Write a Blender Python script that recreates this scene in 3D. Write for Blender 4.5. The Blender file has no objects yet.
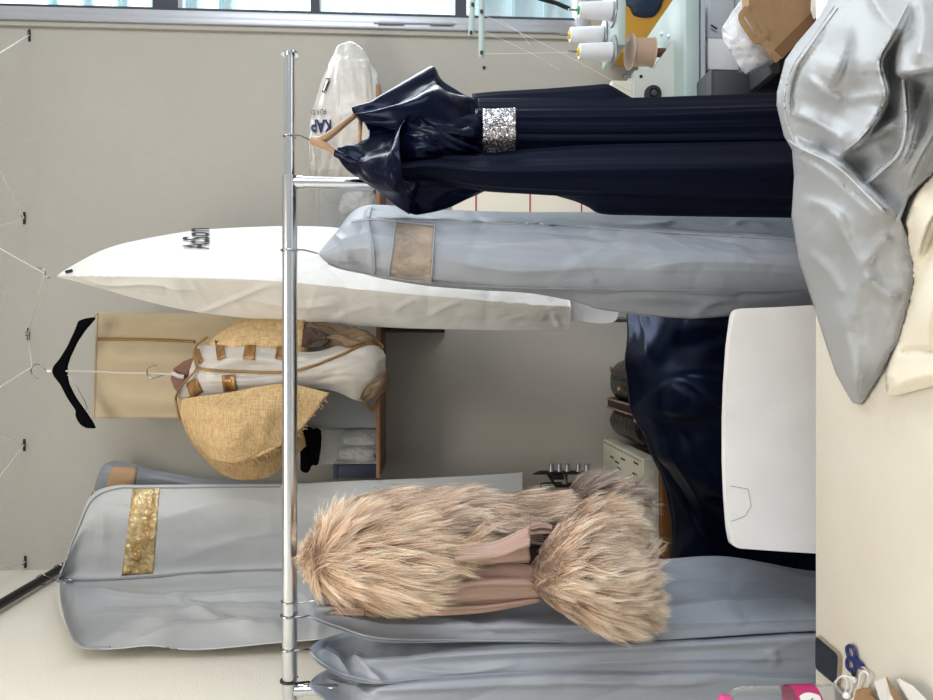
import bpy, bmesh, math, random
import numpy as np
from mathutils import Vector, Matrix
from mathutils.geometry import delaunay_2d_cdt

random.seed(7)
C = bpy.context.scene.collection
PI = math.pi

# ------------------------------------------------------------------ camera, world, lights, exposure
H = 1.42                      # eye height
F = 674.0                     # focal length in pixels of the 933-wide frame
PITCH = math.atan(35.5 / F)   # looking slightly down
cp, sp = math.cos(PITCH), math.sin(PITCH)

cam_d = bpy.data.cameras.new('camera')
cam_d.sensor_width = 36.0
cam_d.sensor_fit = 'HORIZONTAL'
cam_d.lens = F / 933.0 * 36.0
cam_d.clip_start = 0.02
cam = bpy.data.objects.new('camera', cam_d)
C.objects.link(cam)
fw = Vector((0, cp, -sp)); upv = Vector((0, sp, cp)); rt = Vector((1, 0, 0))
m = Matrix((-upv, rt, -fw)).transposed().to_4x4()     # the photograph was taken with the phone turned on its side
m.translation = Vector((0, 0, H))
cam.matrix_world = m
bpy.context.scene.camera = cam

vs = bpy.context.scene.view_settings
vs.view_transform = 'Standard'
vs.look = 'None'
vs.gamma = 1.0
vs.use_curve_mapping = False
vs.exposure = 0.0

w = bpy.data.worlds.new('daylight')
bpy.context.scene.world = w
w.use_nodes = True
bg = w.node_tree.nodes['Background']
bg.inputs[0].default_value = (0.86, 0.93, 1.0, 1)
bg.inputs[1].default_value = 0.56

def area(name, loc, target, size, size_y, power, col):
    l = bpy.data.lights.new(name, 'AREA')
    l.shape = 'RECTANGLE'; l.size = size; l.size_y = size_y
    l.energy = power; l.color = col
    o = bpy.data.objects.new(name, l); C.objects.link(o)
    o.location = loc
    o.rotation_euler = (Vector(target) - Vector(loc)).to_track_quat('-Z', 'Y').to_euler()
    return o
area('side_window_daylight', (2.3, -0.6, 1.9), (-0.6, 1.6, 1.3), 1.5, 1.6, 50, (0.92, 0.96, 1.0))
area('back_window_daylight', (2.0, 2.42, 2.0), (1.2, 1.0, 1.7), 1.5, 1.6, 72, (0.86, 0.94, 1.0))
area('ceiling_lamp_light', (-0.15, 0.35, 2.95), (-0.2, 0.6, 0.8), 1.0, 0.8, 23, (1.0, 0.92, 0.82))
area('facade_fill_lamp', (3.0, 2.9, 4.6), (2.6, 4.2, 1.6), 2.0, 1.0, 160, (0.95, 1.0, 1.0))  # unseen lamp added to brighten the facade behind the panes

# ------------------------------------------------------------------ helpers
def P(u, v, y):
    """World point at depth y on the sight line through photo pixel (u right, v down)."""
    xc = (350.0 - v) / F
    yc = -(u - 466.5) / F
    d = Vector((xc, cp + yc * sp, -sp + yc * cp))
    k = y / d.y
    return Vector((d.x * k, y, H + d.z * k))
def PZ(u, v, z):
    xc = (350.0 - v) / F
    yc = -(u - 466.5) / F
    d = Vector((xc, cp + yc * sp, -sp + yc * cp))
    k = (z - H) / d.z
    return Vector((d.x * k, d.y * k, z))
def pr(px, y):
    return px * y / F
def proj(A):
    A = np.asarray(A, float)
    x = A[..., 0]; y = A[..., 1]; z = A[..., 2] - H
    f = y * cp - z * sp
    uu = y * sp + z * cp
    return 466.5 - uu / f * F, 350.0 - x / f * F

def lin(c):
    c = c / 255.0
    return c / 12.92 if c <= 0.04045 else ((c + 0.055) / 1.055) ** 2.4
def RGB(r, g, b):
    return (lin(r), lin(g), lin(b), 1.0)

def nn(t, kind, **kw):
    n = t.nodes.new(kind)
    for k, v in kw.items():
        setattr(n, k, v)
    return n

def mat(name, col, rough=0.6, metal=0.0, bump=None, var=None, sheen=0.0, coat=0.0, alpha=1.0, trans=0.0, spec=0.5, ior=1.45, tint=None):
    """bump = list of (scale xyz, detail, strength, distance); var = (scale xyz, other colour, amount)."""
    M = bpy.data.materials.new(name)
    M.use_nodes = True
    t = M.node_tree
    b = t.nodes['Principled BSDF']
    b.inputs['Base Color'].default_value = col
    b.inputs['Roughness'].default_value = rough
    b.inputs['Metallic'].default_value = metal
    b.inputs['Specular IOR Level'].default_value = spec
    b.inputs['IOR'].default_value = ior
    if tint: b.inputs['Specular Tint'].default_value = tint
    b.inputs['Sheen Weight'].default_value = sheen
    b.inputs['Coat Weight'].default_value = coat
    b.inputs['Alpha'].default_value = alpha
    b.inputs['Transmission Weight'].default_value = trans
    tc = nn(t, 'ShaderNodeTexCoord')
    def noise(scale, detail):
        mp = nn(t, 'ShaderNodeMapping')
        mp.inputs['Scale'].default_value = scale
        t.links.new(tc.outputs['Object'], mp.inputs['Vector'])
        n = nn(t, 'ShaderNodeTexNoise')
        n.inputs['Scale'].default_value = 1.0
        n.inputs['Detail'].default_value = detail
        t.links.new(mp.outputs[0], n.inputs['Vector'])
        return n
    if var:
        n = noise(var[0], 4)
        r = nn(t, 'ShaderNodeMapRange')
        r.inputs['From Min'].default_value = 0.3; r.inputs['From Max'].default_value = 0.7
        r.inputs['To Max'].default_value = var[2]
        t.links.new(n.outputs[0], r.inputs['Value'])
        mx = nn(t, 'ShaderNodeMix', data_type='RGBA')
        mx.inputs['A'].default_value = col; mx.inputs['B'].default_value = var[1]
        t.links.new(r.outputs[0], mx.inputs['Factor'])
        t.links.new(mx.outputs['Result'], b.inputs['Base Color'])
    if bump:
        prev = None
        for (sc, de, st, di) in bump:
            n = noise(sc, de)
            bp = nn(t, 'ShaderNodeBump')
            bp.inputs['Strength'].default_value = st
            bp.inputs['Distance'].default_value = di
            t.links.new(n.outputs[0], bp.inputs['Height'])
            if prev:
                t.links.new(prev.outputs[0], bp.inputs['Normal'])
            prev = bp
        t.links.new(prev.outputs[0], b.inputs['Normal'])
    return M

def V3(a):
    return (a, a, a)

def new_mesh(name, verts, faces, material, parent=None, smooth=True, extra_mats=(), midx=None, autosmooth=None):
    """One mesh object, vertices given in world space; origin at the parent's origin or at the base of the mesh."""
    A = np.asarray([tuple(v) for v in verts], float) if not isinstance(verts, np.ndarray) else verts.reshape(-1, 3)
    if parent is not None:
        org = np.array(ROOT[parent.name])
    else:
        org = np.array([(A[:, 0].min() + A[:, 0].max()) / 2, (A[:, 1].min() + A[:, 1].max()) / 2, A[:, 2].min()])
    me = bpy.data.meshes.new(name)
    me.from_pydata((A - org).tolist(), [], [tuple(int(i) for i in f) for f in faces])
    if smooth:
        me.polygons.foreach_set('use_smooth', [True] * len(me.polygons))
    me.materials.append(material)
    for x in extra_mats:
        me.materials.append(x)
    if midx is not None:
        me.polygons.foreach_set('material_index', midx)
    me.update()
    if autosmooth:
        me.set_sharp_from_angle(angle=autosmooth)
    o = bpy.data.objects.new(name, me)
    C.objects.link(o)
    if parent is not None:
        o.parent = parent
        ROOT[o.name] = ROOT[parent.name]
    else:
        o.location = org
        ROOT[o.name] = tuple(org)
    return o
ROOT = {}

def tag(o, label, cat, group=None, kind=None):
    o['label'] = label
    o['category'] = cat
    if group: o['group'] = group
    if kind: o['kind'] = kind
    return o
def thing(name, label, cat, loc, group=None):
    o = bpy.data.objects.new(name, None)
    o.empty_display_size = 0.05
    C.objects.link(o)
    o.location = loc
    ROOT[o.name] = tuple(loc)
    return tag(o, label, cat, group)
def struct(o):
    o['kind'] = 'structure'
    return o

class MB:
    """Collects shapes into one mesh."""
    def __init__(s):
        s.v = []; s.f = []
    def add(s, v, f):
        k = len(s.v)
        s.v += [Vector(x) for x in v]
        s.f += [tuple(i + k for i in q) for q in f]
        return s
    def box(s, c, size, rot=None, bev=0.0, seg=2):
        bm = bmesh.new()
        bmesh.ops.create_cube(bm, size=1.0)
        bmesh.ops.scale(bm, vec=Vector(size), verts=bm.verts)
        if bev > 0:
            bmesh.ops.bevel(bm, geom=bm.edges[:], offset=bev, segments=seg, affect='EDGES', profile=0.5)
        M = Matrix.Translation(Vector(c))
        if rot is not None:
            M = M @ (rot if isinstance(rot, Matrix) else Matrix.Rotation(rot, 4, 'Z'))
        bm.verts.index_update()
        s.add([M @ v.co for v in bm.verts], [[v.index for v in f.verts] for f in bm.faces])
        bm.free()
        return s
    def bx(s, a, b, bev=0.0, seg=2):
        a = Vector(a); b = Vector(b)
        return s.box((a + b) / 2, [abs(b[i] - a[i]) for i in range(3)], None, bev, seg)
    def tube(s, pts, r, n=8, closed=False, cap=True, flat=1.0):
        pts = [Vector(p) for p in pts]
        R = r if isinstance(r, (list, tuple)) else [r] * len(pts)
        N = len(pts)
        T = []
        for i in range(N):
            if closed:
                d = pts[(i + 1) % N] - pts[i - 1]
            else:
                d = pts[min(i + 1, N - 1)] - pts[max(i - 1, 0)]
            T.append(d.normalized() if d.length > 1e-9 else Vector((0, 0, 1)))
        ref = Vector((0, 0, 1)) if abs(T[0].z) < 0.9 else Vector((1, 0, 0))
        nrm = T[0].cross(ref).normalized()
        vs_, fs = [], []
        for i in range(N):
            nrm = (nrm - T[i] * nrm.dot(T[i]))
            if nrm.length < 1e-6: nrm = T[i].orthogonal()
            nrm.normalize()
            bi = T[i].cross(nrm)
            for k in range(n):
                a = 2 * PI * k / n
                vs_.append(pts[i] + (nrm * math.cos(a) * flat + bi * math.sin(a)) * R[i])
        for i in range(N if closed else N - 1):
            j = (i + 1) % N
            for k in range(n):
                k2 = (k + 1) % n
                fs.append((i * n + k, i * n + k2, j * n + k2, j * n + k))
        if cap and not closed:
            fs.append(tuple(range(n - 1, -1, -1)))
            fs.append(tuple((N - 1) * n + k for k in range(n)))
        return s.add(vs_, fs)
    def lathe(s, prof, c, axis=(0, 0, 1), n=32):
        """prof = [(radius, height along axis)]"""
        q = Vector((0, 0, 1)).rotation_difference(Vector(axis).normalized()).to_matrix()
        vs_, fs = [], []
        for (r, h) in prof:
            for k in range(n):
                a = 2 * PI * k / n
                vs_.append(Vector(c) + q @ Vector((r * math.cos(a), r * math.sin(a), h)))
        for i in range(len(prof) - 1):
            for k in range(n):
                k2 = (k + 1) % n
                fs.append((i * n + k, i * n + k2, (i + 1) * n + k2, (i + 1) * n + k))
        fs.append(tuple(range(n - 1, -1, -1)))
        fs.append(tuple((len(prof) - 1) * n + k for k in range(n)))
        return s.add(vs_, fs)
    def prism(s, poly, off):
        """poly: list of world points of one face, extruded by off"""
        n = len(poly)
        off = Vector(off)
        vs_ = [Vector(p) for p in poly] + [Vector(p) + off for p in poly]
        fs = [tuple(range(n - 1, -1, -1)), tuple(range(n, 2 * n))]
        for i in range(n):
            j = (i + 1) % n
            fs.append((i, j, n + j, n + i))
        return s.add(vs_, fs)
    def build(s, name, material, parent=None, smooth=True, sharp=0.6):
        return new_mesh(name, s.v, s.f, material, parent, smooth, autosmooth=sharp if smooth else None)

# ---- numpy value noise
def _hash(ix, iy, seed):
    h = (ix.astype(np.int64) * 374761393 + iy.astype(np.int64) * 668265263 + seed * 974634777) & 0x7fffffff
    h = ((h ^ (h >> 13)) * 1274126177) & 0x7fffffff
    return ((h ^ (h >> 16)) & 0xffff) / 65535.0
def vnoise(x, y, seed=0):
    x = np.asarray(x, float); y = np.asarray(y, float)
    ix = np.floor(x); iy = np.floor(y)
    fx = x - ix; fy = y - iy
    fx = fx * fx * (3 - 2 * fx); fy = fy * fy * (3 - 2 * fy)
    a = _hash(ix, iy, seed); b = _hash(ix + 1, iy, seed); c = _hash(ix, iy + 1, seed); d = _hash(ix + 1, iy + 1, seed)
    return (a * (1 - fx) + b * fx) * (1 - fy) + (c * (1 - fx) + d * fx) * fy * 1.0
def fbm(x, y, seed=0, o=3):
    r = 0; k = 1.0; s = 0
    for i in range(o):
        r = r + k * (vnoise(x * 2 ** i, y * 2 ** i, seed + 17 * i) - 0.5); s += k; k *= 0.5
    return r / s
def ridge(x, y, seed=0):
    return 1 - np.abs(2 * vnoise(x, y, seed) - 1) * 1.0
def crease(x, y, seed=0, n=5):
    """sharp wandering creases in several directions"""
    r = 0
    rnd = random.Random(seed)
    for i in range(n):
        a = rnd.uniform(0, PI); ca, sa = math.cos(a), math.sin(a)
        X = x * ca + y * sa; Y = -x * sa + y * ca
        r = r + np.abs(vnoise(X * 1.6 + 7 * i, Y * 0.55, seed + i * 31) - 0.5)
    return r / n

def _cr(A, t):
    """Catmull-Rom through rows of A at index positions t"""
    n = len(A)
    t = np.clip(t, 0, n - 1 - 1e-9)
    i = np.floor(t).astype(int); f = (t - i)
    def g(k): return A[np.clip(k, 0, n - 1)]
    p0, p1, p2, p3 = g(i - 1), g(i), g(i + 1), g(i + 2)
    p0 = np.where((i == 0).reshape((-1,) + (1,) * (A.ndim - 1)), 2 * p1 - p2, p0)
    p3 = np.where((i == n - 2).reshape((-1,) + (1,) * (A.ndim - 1)), 2 * p2 - p1, p3)
    f = f.reshape((-1,) + (1,) * (A.ndim - 1))
    return 0.5 * ((2 * p1) + (-p0 + p2) * f + (2 * p0 - 5 * p1 + 4 * p2 - p3) * f ** 2 + (-p0 + 3 * p1 - 3 * p2 + p3) * f ** 3)
def _ln(A, t):
    n = len(A)
    t = np.clip(t, 0, n - 1 - 1e-9)
    i = np.floor(t).astype(int); f = (t - i).reshape((-1,) + (1,) * (A.ndim - 1))
    return A[i] * (1 - f) + A[i + 1] * f

def wrk(x, z, seed, n=6, w=0.05):
    """sparse sharp ridges running in random directions"""
    r = 0
    rnd = random.Random(seed)
    for i in range(n):
        a = rnd.uniform(0, PI); ca, sa = math.cos(a), math.sin(a)
        X = x * ca + z * sa; Y = -x * sa + z * ca
        t = np.abs(vnoise(X + 9.3 * i, Y * 0.4, seed + i * 31) - 0.5)
        m_ = vnoise(X * 1.3 + 40, Y * 0.9 + 3 * i, seed + 77 + i)
        r = r + np.exp(-t / w) * np.clip(m_ * 2 - 0.7, 0, 1) * (1 if i % 2 else -1)
    return r

def tents(U, V, creases, fade=1.0):
    """height of folds along photo-plane polylines; each (polyline, height, width below/right, width above/left)"""
    h = np.zeros(np.shape(U))
    for (pl, A, wr_, wl_) in creases:
        pl = np.array(pl, float)
        if len(pl) > 2: pl = _cr(pl, np.linspace(0, len(pl) - 1, 4 * (len(pl) - 1) + 1))
        best = np.full(np.shape(U), 1e9); side = np.zeros(np.shape(U)); along = np.zeros(np.shape(U))
        n = len(pl) - 1
        for k in range(n):
            (a, b), (c, d) = pl[k], pl[k + 1]
            dx, dy = c - a, d - b; L2 = dx * dx + dy * dy
            t = np.clip(((U - a) * dx + (V - b) * dy) / L2, 0, 1)
            q = np.hypot(U - a - t * dx, V - b - t * dy)
            s_ = (dx * (V - b) - dy * (U - a)) / math.sqrt(L2)
            m_ = q < best
            best = np.where(m_, q, best); side = np.where(m_, s_, side); along = np.where(m_, (k + t) / n, along)
        x = np.clip(best / np.where(side > 0, wr_, wl_), 0, 1)
        h = h + A * (1 - x) ** 1.5 * np.clip(np.minimum(along, 1 - along) * 5 + 0.1, 0, 1) * fade
    return h
def px_folds(G, creases):
    U, V = proj(G)
    return tents(U, V, creases)

class Sheet:
    """A cloth surface through rows of control points, with folds, closed behind to its real thickness."""
    def __init__(s, rows, nr=60, ncol=40, lincol=0.0, linrow=0.0, disp=None):
        A = np.array([[tuple(P(*p)) if not isinstance(p, Vector) else tuple(p) for p in r] for r in rows], float)
        R, K = A.shape[:2]
        tr = np.linspace(0, R - 1, nr); tk = np.linspace(0, K - 1, ncol)
        B = _cr(A, tr) * (1 - linrow) + _ln(A, tr) * linrow
        B = np.swapaxes(B, 0, 1)
        G = _cr(B, tk) * (1 - lincol) + _ln(B, tk) * lincol
        s.G = np.swapaxes(G, 0, 1).copy()
        s.nr, s.nc = nr, ncol
        s.a, s.b = np.meshgrid(np.linspace(0, 1, ncol), np.linspace(0, 1, nr))
        s.normals()
        if disp is not None:
            d = disp(s.a, s.b, s.G)
            s.G = s.G + s.N * d[..., None]
            s.normals()
    def normals(s):
        gr = np.gradient(s.G, axis=0); gc = np.gradient(s.G, axis=1)
        N = np.cross(gr, gc)
        L = np.linalg.norm(N, axis=-1, keepdims=True)
        N = N / np.maximum(L, 1e-12)
        view = s.G - np.array([0, 0, H])
        flip = np.sum(N * view, axis=-1, keepdims=True).mean() > 0
        s.N = -N if flip else N
    def at(s, u, v, off=0.002):
        U, W = proj(s.G)
        k = np.argmin((U - u) ** 2 + (W - v) ** 2)
        i, j = divmod(int(k), s.nc)
        p = Vector(s.G[i, j]); n = Vector(s.N[i, j])
        o = Vector((0, 0, H)); d = P(u, v, 1.0) - o
        den = d.dot(n)
        q = p
        if abs(den) > 0.15 * d.length:
            q = o + d * ((p - o).dot(n) / den)
            if (q - p).length > 0.02: q = p
        return q + n * off
    def path(s, pts, n=40, off=0.002):
        A = np.array(pts, float)
        t = np.linspace(0, len(A) - 1, n)
        B = _cr(A, t) if len(A) > 2 else _ln(A, t)
        return [s.at(float(b[0]), float(b[1]), off) for b in B]
    def patch(s, corners, nu=14, nv=14, off=0.002):
        """corners a,b,c,d in photo pixels -> world grid lying on the cloth"""
        a, b, c, d = [np.array(x, float) for x in corners]
        g = []
        for i in range(nu):
            for j in range(nv):
                p = i / (nu - 1); q = j / (nv - 1)
                w_ = (a * (1 - q) + b * q) * (1 - p) + (d * (1 - q) + c * q) * p
                g.append(s.at(w_[0], w_[1], off))
        f = [(i * nv + j, i * nv + j + 1, (i + 1) * nv + j + 1, (i + 1) * nv + j) for i in range(nu - 1) for j in range(nv - 1)]
        return g, f
    def mesh(s, thick=0.02, edge=0.002, back=None, dir=(0, 1, 0.0)):
        """vertices and faces of front and back"""
        pa = np.sin(PI * s.a) ** 0.6
        pb = np.clip(np.minimum(s.b, 1 - s.b) * 8, 0, 1) ** 0.6
        T = edge + thick * pa * pb
        D = np.array(dir, float)
        Bk = s.G + D * T[..., None]
        n = s.nr * s.nc
        Vv = np.concatenate([s.G.reshape(-1, 3), Bk.reshape(-1, 3)])
        fs = []
        c = s.nc
        for i in range(s.nr - 1):
            for j in range(c - 1):
                q = (i * c + j, i * c + j + 1, (i + 1) * c + j + 1, (i + 1) * c + j)
                fs.append(q); fs.append(tuple(n + x for x in reversed(q)))
        rim = [j for j in range(c)] + [i * c + c - 1 for i in range(1, s.nr)] + [(s.nr - 1) * c + j for j in range(c - 2, -1, -1)] + [i * c for i in range(s.nr - 2, 0, -1)]
        for k in range(len(rim)):
            a, b = rim[k], rim[(k + 1) % len(rim)]
            fs.append((b, a, n + a, n + b))
        return Vv, fs
    def build(s, name, material, parent=None, thick=0.02, edge=0.002, dir=(0, 1, 0)):
        Vv, fs = s.mesh(thick, edge, dir=dir)
        return new_mesh(name, Vv, fs, material, parent)

def slab_patch(g, f, off, name, material, parent):
    """a thin closed sheet from a world grid"""
    n = len(g)
    from collections import Counter
    V_ = list(g) + [p + Vector(off) for p in g]
    fs = list(f) + [tuple(n + i for i in reversed(q)) for q in f]
    cnt = {}
    for q in f:
        for k in range(len(q)):
            e = (q[k], q[(k + 1) % len(q)])
            cnt[e] = 1
    for (a, b) in list(cnt):
        if (b, a) not in cnt:
            fs.append((b, a, n + a, n + b))
    return new_mesh(name, V_, fs, material, parent)

def pts(l, y):
    return [P(u, v, y) for (u, v) in l]
def smooth_path(p, n=40):
    A = np.array([tuple(x) for x in p], float)
    return [Vector(x) for x in _cr(A, np.linspace(0, len(A) - 1, n))]

# ------------------------------------------------------------------ materials
m_wall = mat('wallpaper', RGB(183, 179, 171), 0.85, bump=[((300, 300, 420), 2, 0.4, 0.004)], var=(V3(1.7), RGB(177, 173, 165), 1.0))
m_wall_left = mat('wallpaper_lit_tone', RGB(226, 220, 206), 0.85, bump=[((300, 300, 420), 2, 0.4, 0.004)])  # wallpaper painted lighter to stand in for light falling on the left wall
m_floor = mat('floor_boards', RGB(120, 100, 80), 0.6, bump=[((3, 60, 3), 2, 0.2, 0.01)])
m_alu = mat('aluminium', RGB(190, 192, 198), 0.42, 0.7, bump=[((4, 4, 300), 1, 0.04, 0.002)])
m_seal = mat('window_seal', RGB(62, 66, 76), 0.6)
m_table = mat('table_laminate', RGB(220, 216, 205), 0.5, bump=[(V3(500), 2, 0.15, 0.002)], var=(V3(9), RGB(215, 209, 196), 1.0))
m_steel = mat('steel', RGB(150, 152, 156), 0.4, 0.8)
m_chrome = mat('chrome', RGB(225, 228, 232), 0.12, 1.0, bump=[((2, 2, 2), 1, 0.02, 0.002)])
m_sleeve = mat('brushed_chrome', RGB(214, 216, 219), 0.26, 1.0)
m_wire = mat('wire', RGB(150, 152, 155), 0.25, 1.0)
m_black = mat('black_metal', RGB(28, 28, 30), 0.4, 0.2)
m_peva_lt = mat('light_grey_cover', RGB(182, 184, 185), 0.45, bump=[((34, 34, 20), 4, 0.2, 0.006)])
m_peva_pile = mat('mid_grey_cover', RGB(158, 160, 162), 0.5, bump=[((34, 34, 20), 3, 0.12, 0.004)])
m_peva = mat('grey_cover', RGB(150, 156, 166), 0.4, bump=[((34, 34, 20), 4, 0.2, 0.006)])
m_peva_dk = mat('grey_cover_band', RGB(138, 142, 148), 0.45, bump=[((40, 40, 20), 4, 0.3, 0.008)])
m_gusset = mat('grey_cover_gusset', RGB(172, 176, 184), 0.38, bump=[((60, 60, 40), 5, 0.6, 0.01)])
m_white_bag = mat('white_nonwoven', RGB(224, 223, 220), 0.7, bump=[((24, 24, 12), 5, 0.3, 0.01), (V3(400), 1, 0.1, 0.002)])
m_ink = mat('black_ink', RGB(24, 24, 26), 0.7)
m_navy_ink = mat('navy_ink', RGB(28, 36, 88), 0.7)
m_navy = mat('navy_satin', RGB(6, 10, 29), 0.27, spec=0.22, tint=(0.5, 0.6, 0.95, 1))
m_navy_skirt = mat('navy_taffeta', RGB(4, 8, 23), 0.6, spec=0.25, tint=(0.5, 0.6, 1.0, 1), bump=[((30, 30, 5), 3, 0.2, 0.006)])
m_navy_throw = mat('navy_throw', RGB(3, 8, 24), 0.28, spec=0.28, tint=(0.42, 0.55, 1.0, 1))
m_wood = mat('light_wood', RGB(176, 142, 112), 0.45, bump=[((40, 40, 6), 3, 0.1, 0.003)], var=((60, 60, 6), RGB(150, 116, 88), 1.0))
m_wood_dk = mat('red_brown_wood', RGB(112, 62, 44), 0.4, var=((80, 30, 10), RGB(90, 48, 34), 1.0))
m_shelf_wood = mat('shelf_wood', RGB(150, 112, 82), 0.55, var=((10, 90, 90), RGB(125, 90, 64), 1.0))
m_table_wood = mat('table_wood', RGB(150, 98, 56), 0.45, var=((8, 60, 90), RGB(122, 76, 42), 1.0))
m_velvet = mat('black_velvet', RGB(9, 9, 13), 0.95, spec=0.05)
m_cream = mat('cream_cotton', RGB(190, 174, 146), 0.75, bump=[((9, 9, 5), 4, 0.3, 0.02)], var=(V3(6), RGB(182, 164, 134), 1.0))
m_cream_cloth = mat('cream_wool', RGB(226, 219, 202), 0.8, bump=[(V3(350), 2, 0.2, 0.002)])
m_gold = mat('gold_trim', RGB(146, 112, 66), 0.4, 0.4, bump=[(V3(160), 2, 0.4, 0.003)])
m_gold_satin = mat('gold_satin', RGB(172, 132, 84), 0.3, 0.4, bump=[((14, 14, 70), 2, 0.6, 0.01)], var=((8, 8, 60), RGB(112, 78, 46), 1.0))
def burlap_mat(name, c1, c2, rot):
    M = bpy.data.materials.new(name); M.use_nodes = True
    t = M.node_tree; b = t.nodes['Principled BSDF']
    b.inputs['Roughness'].default_value = 0.9; b.inputs['Specular IOR Level'].default_value = 0.2
    tc = nn(t, 'ShaderNodeTexCoord')
    outs = []
    for sc in ((46, 46, 420), (420, 420, 46)):
        mp = nn(t, 'ShaderNodeMapping'); mp.inputs['Rotation'].default_value = (0, rot, 0); mp.inputs['Scale'].default_value = sc
        n = nn(t, 'ShaderNodeTexNoise'); n.inputs['Scale'].default_value = 1.0; n.inputs['Detail'].default_value = 3
        t.links.new(tc.outputs['Object'], mp.inputs['Vector']); t.links.new(mp.outputs[0], n.inputs['Vector'])
        outs.append(n)
    ad = nn(t, 'ShaderNodeMath', operation='ADD')
    t.links.new(outs[0].outputs[0], ad.inputs[0]); t.links.new(outs[1].outputs[0], ad.inputs[1])
    r = nn(t, 'ShaderNodeMapRange'); r.inputs['From Min'].default_value = 0.78; r.inputs['From Max'].default_value = 1.22
    t.links.new(ad.outputs[0], r.inputs['Value'])
    mx = nn(t, 'ShaderNodeMix', data_type='RGBA'); mx.inputs['A'].default_value = c1; mx.inputs['B'].default_value = c2
    t.links.new(r.outputs[0], mx.inputs['Factor']); t.links.new(mx.outputs['Result'], b.inputs['Base Color'])
    bp = nn(t, 'ShaderNodeBump'); bp.inputs['Strength'].default_value = 0.35; bp.inputs['Distance'].default_value = 0.002
    t.links.new(ad.outputs[0], bp.inputs['Height']); t.links.new(bp.outputs[0], b.inputs['Normal'])
    return M
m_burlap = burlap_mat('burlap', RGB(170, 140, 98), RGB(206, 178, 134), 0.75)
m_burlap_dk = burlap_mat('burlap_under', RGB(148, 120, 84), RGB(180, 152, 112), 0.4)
m_satin = mat('ivory_satin', RGB(182, 176, 168), 0.35, bump=[((16, 16, 10), 4, 0.3, 0.02)])
m_organza = mat('brown_organza', RGB(118, 96, 74), 0.5, alpha=0.9, bump=[((40, 40, 20), 3, 0.4, 0.01)])
m_pink = mat('rose_lining', RGB(172, 142, 128), 0.45, bump=[((60, 60, 12), 4, 0.4, 0.01)])
m_brown_in = mat('dark_lining', RGB(62, 46, 40), 0.7)
m_plastic = mat('clear_polythene', RGB(206, 203, 197), 0.25, bump=[((16, 16, 10), 3, 0.5, 0.02)], var=(V3(12), RGB(184, 178, 170), 0.7))
m_tissue = mat('tissue_paper', RGB(214, 212, 206), 0.7, bump=[(V3(60), 5, 0.9, 0.02)], var=(V3(24), RGB(150, 148, 146), 0.8))
m_bin = mat('clear_bin', RGB(214, 218, 220), 0.15, alpha=0.14)
m_bin_grey = mat('cloudy_bin', RGB(160, 162, 162), 0.3, alpha=0.7)
m_mint = mat('mint_laminate', RGB(186, 201, 197), 0.4, bump=[((4, 300, 300), 2, 0.05, 0.002)], var=(V3(7), RGB(172, 190, 187), 1.0))
m_mach = mat('machine_enamel', RGB(200, 204, 196), 0.35)
m_mach_cream = mat('cream_enamel', RGB(212, 208, 190), 0.4)
m_rubber = mat('black_rubber', RGB(30, 32, 34), 0.5)
m_thread = mat('white_thread', RGB(236, 238, 242), 0.8, bump=[((20, 20, 900), 1, 0.4, 0.002)])
m_pink_thread = mat('rose_thread', RGB(190, 160, 138), 0.8, bump=[((20, 20, 900), 1, 0.4, 0.002)])
m_spool_pink = mat('spool_plastic', RGB(206, 178, 164), 0.4)
m_yellow = mat('yellow_card', RGB(214, 160, 50), 0.6, var=(V3(8), RGB(200, 146, 44), 1.0))
m_green = mat('green_core', RGB(30, 150, 90), 0.5)
m_ycore = mat('yellow_core', RGB(220, 190, 60), 0.5)
m_navy_pad = mat('navy_vinyl', RGB(36, 52, 78), 0.5)
m_kraft = mat('kraft_paper', RGB(164, 132, 96), 0.75, bump=[((20, 20, 20), 5, 0.4, 0.01)], var=(V3(11), RGB(146, 116, 82), 0.9))
m_kraft_in = mat('kraft_gusset', RGB(124, 92, 62), 0.8)
m_paper = mat('white_paper', RGB(232, 232, 232), 0.7)
m_polybag = mat('thin_polybag', RGB(228, 230, 236), 0.35, alpha=0.9, bump=[(V3(40), 5, 0.6, 0.01)])
m_white_board = mat('white_moulded_plastic', RGB(240, 240, 240), 0.4, var=(V3(14), RGB(232, 232, 231), 0.8))
m_grey_box = mat('charcoal_plastic', RGB(74, 76, 80), 0.5)
m_pale_box = mat('pale_grey_plastic', RGB(190, 194, 200), 0.45)
m_case = mat('black_croc', RGB(11, 10, 10), 0.25, spec=0.35, bump=[((60, 60, 60), 0, 0.5, 0.006)])
m_rose = mat('rose_gold', RGB(222, 176, 146), 0.25, 0.9)
m_scis = mat('navy_handle', RGB(34, 44, 98), 0.4)
m_screen = mat('black_glass', RGB(32, 36, 44), 0.12)
m_rim = mat('bronze_rim', RGB(160, 150, 132), 0.35, 0.4)
m_cable = mat('white_cable', RGB(236, 236, 236), 0.4)
m_bottle = mat('clear_pet', RGB(235, 242, 245), 0.06, trans=0.9, ior=1.12, alpha=0.55)
m_label_pink = mat('pink_label', RGB(186, 48, 108), 0.45)
m_cap_pink = mat('pink_cap', RGB(226, 84, 150), 0.4)
m_red_line = mat('red_line', RGB(176, 60, 66), 0.7)
m_calico = mat('calico', RGB(232, 226, 212), 0.8, bump=[(V3(200), 2, 0.2, 0.002)])
m_cord = mat('white_cord', RGB(225, 222, 214), 0.7)
m_clear = mat('clear_window_film', RGB(255, 255, 255), 0.05, alpha=0.07, bump=[((24, 24, 24), 3, 0.7, 0.02)])
m_fur_seen = mat('brown_fur_in_cover', RGB(186, 160, 134), 0.7, bump=[((24, 24, 14), 4, 1.0, 0.03)], var=((16, 16, 9), RGB(76, 58, 46), 1.0))
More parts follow.
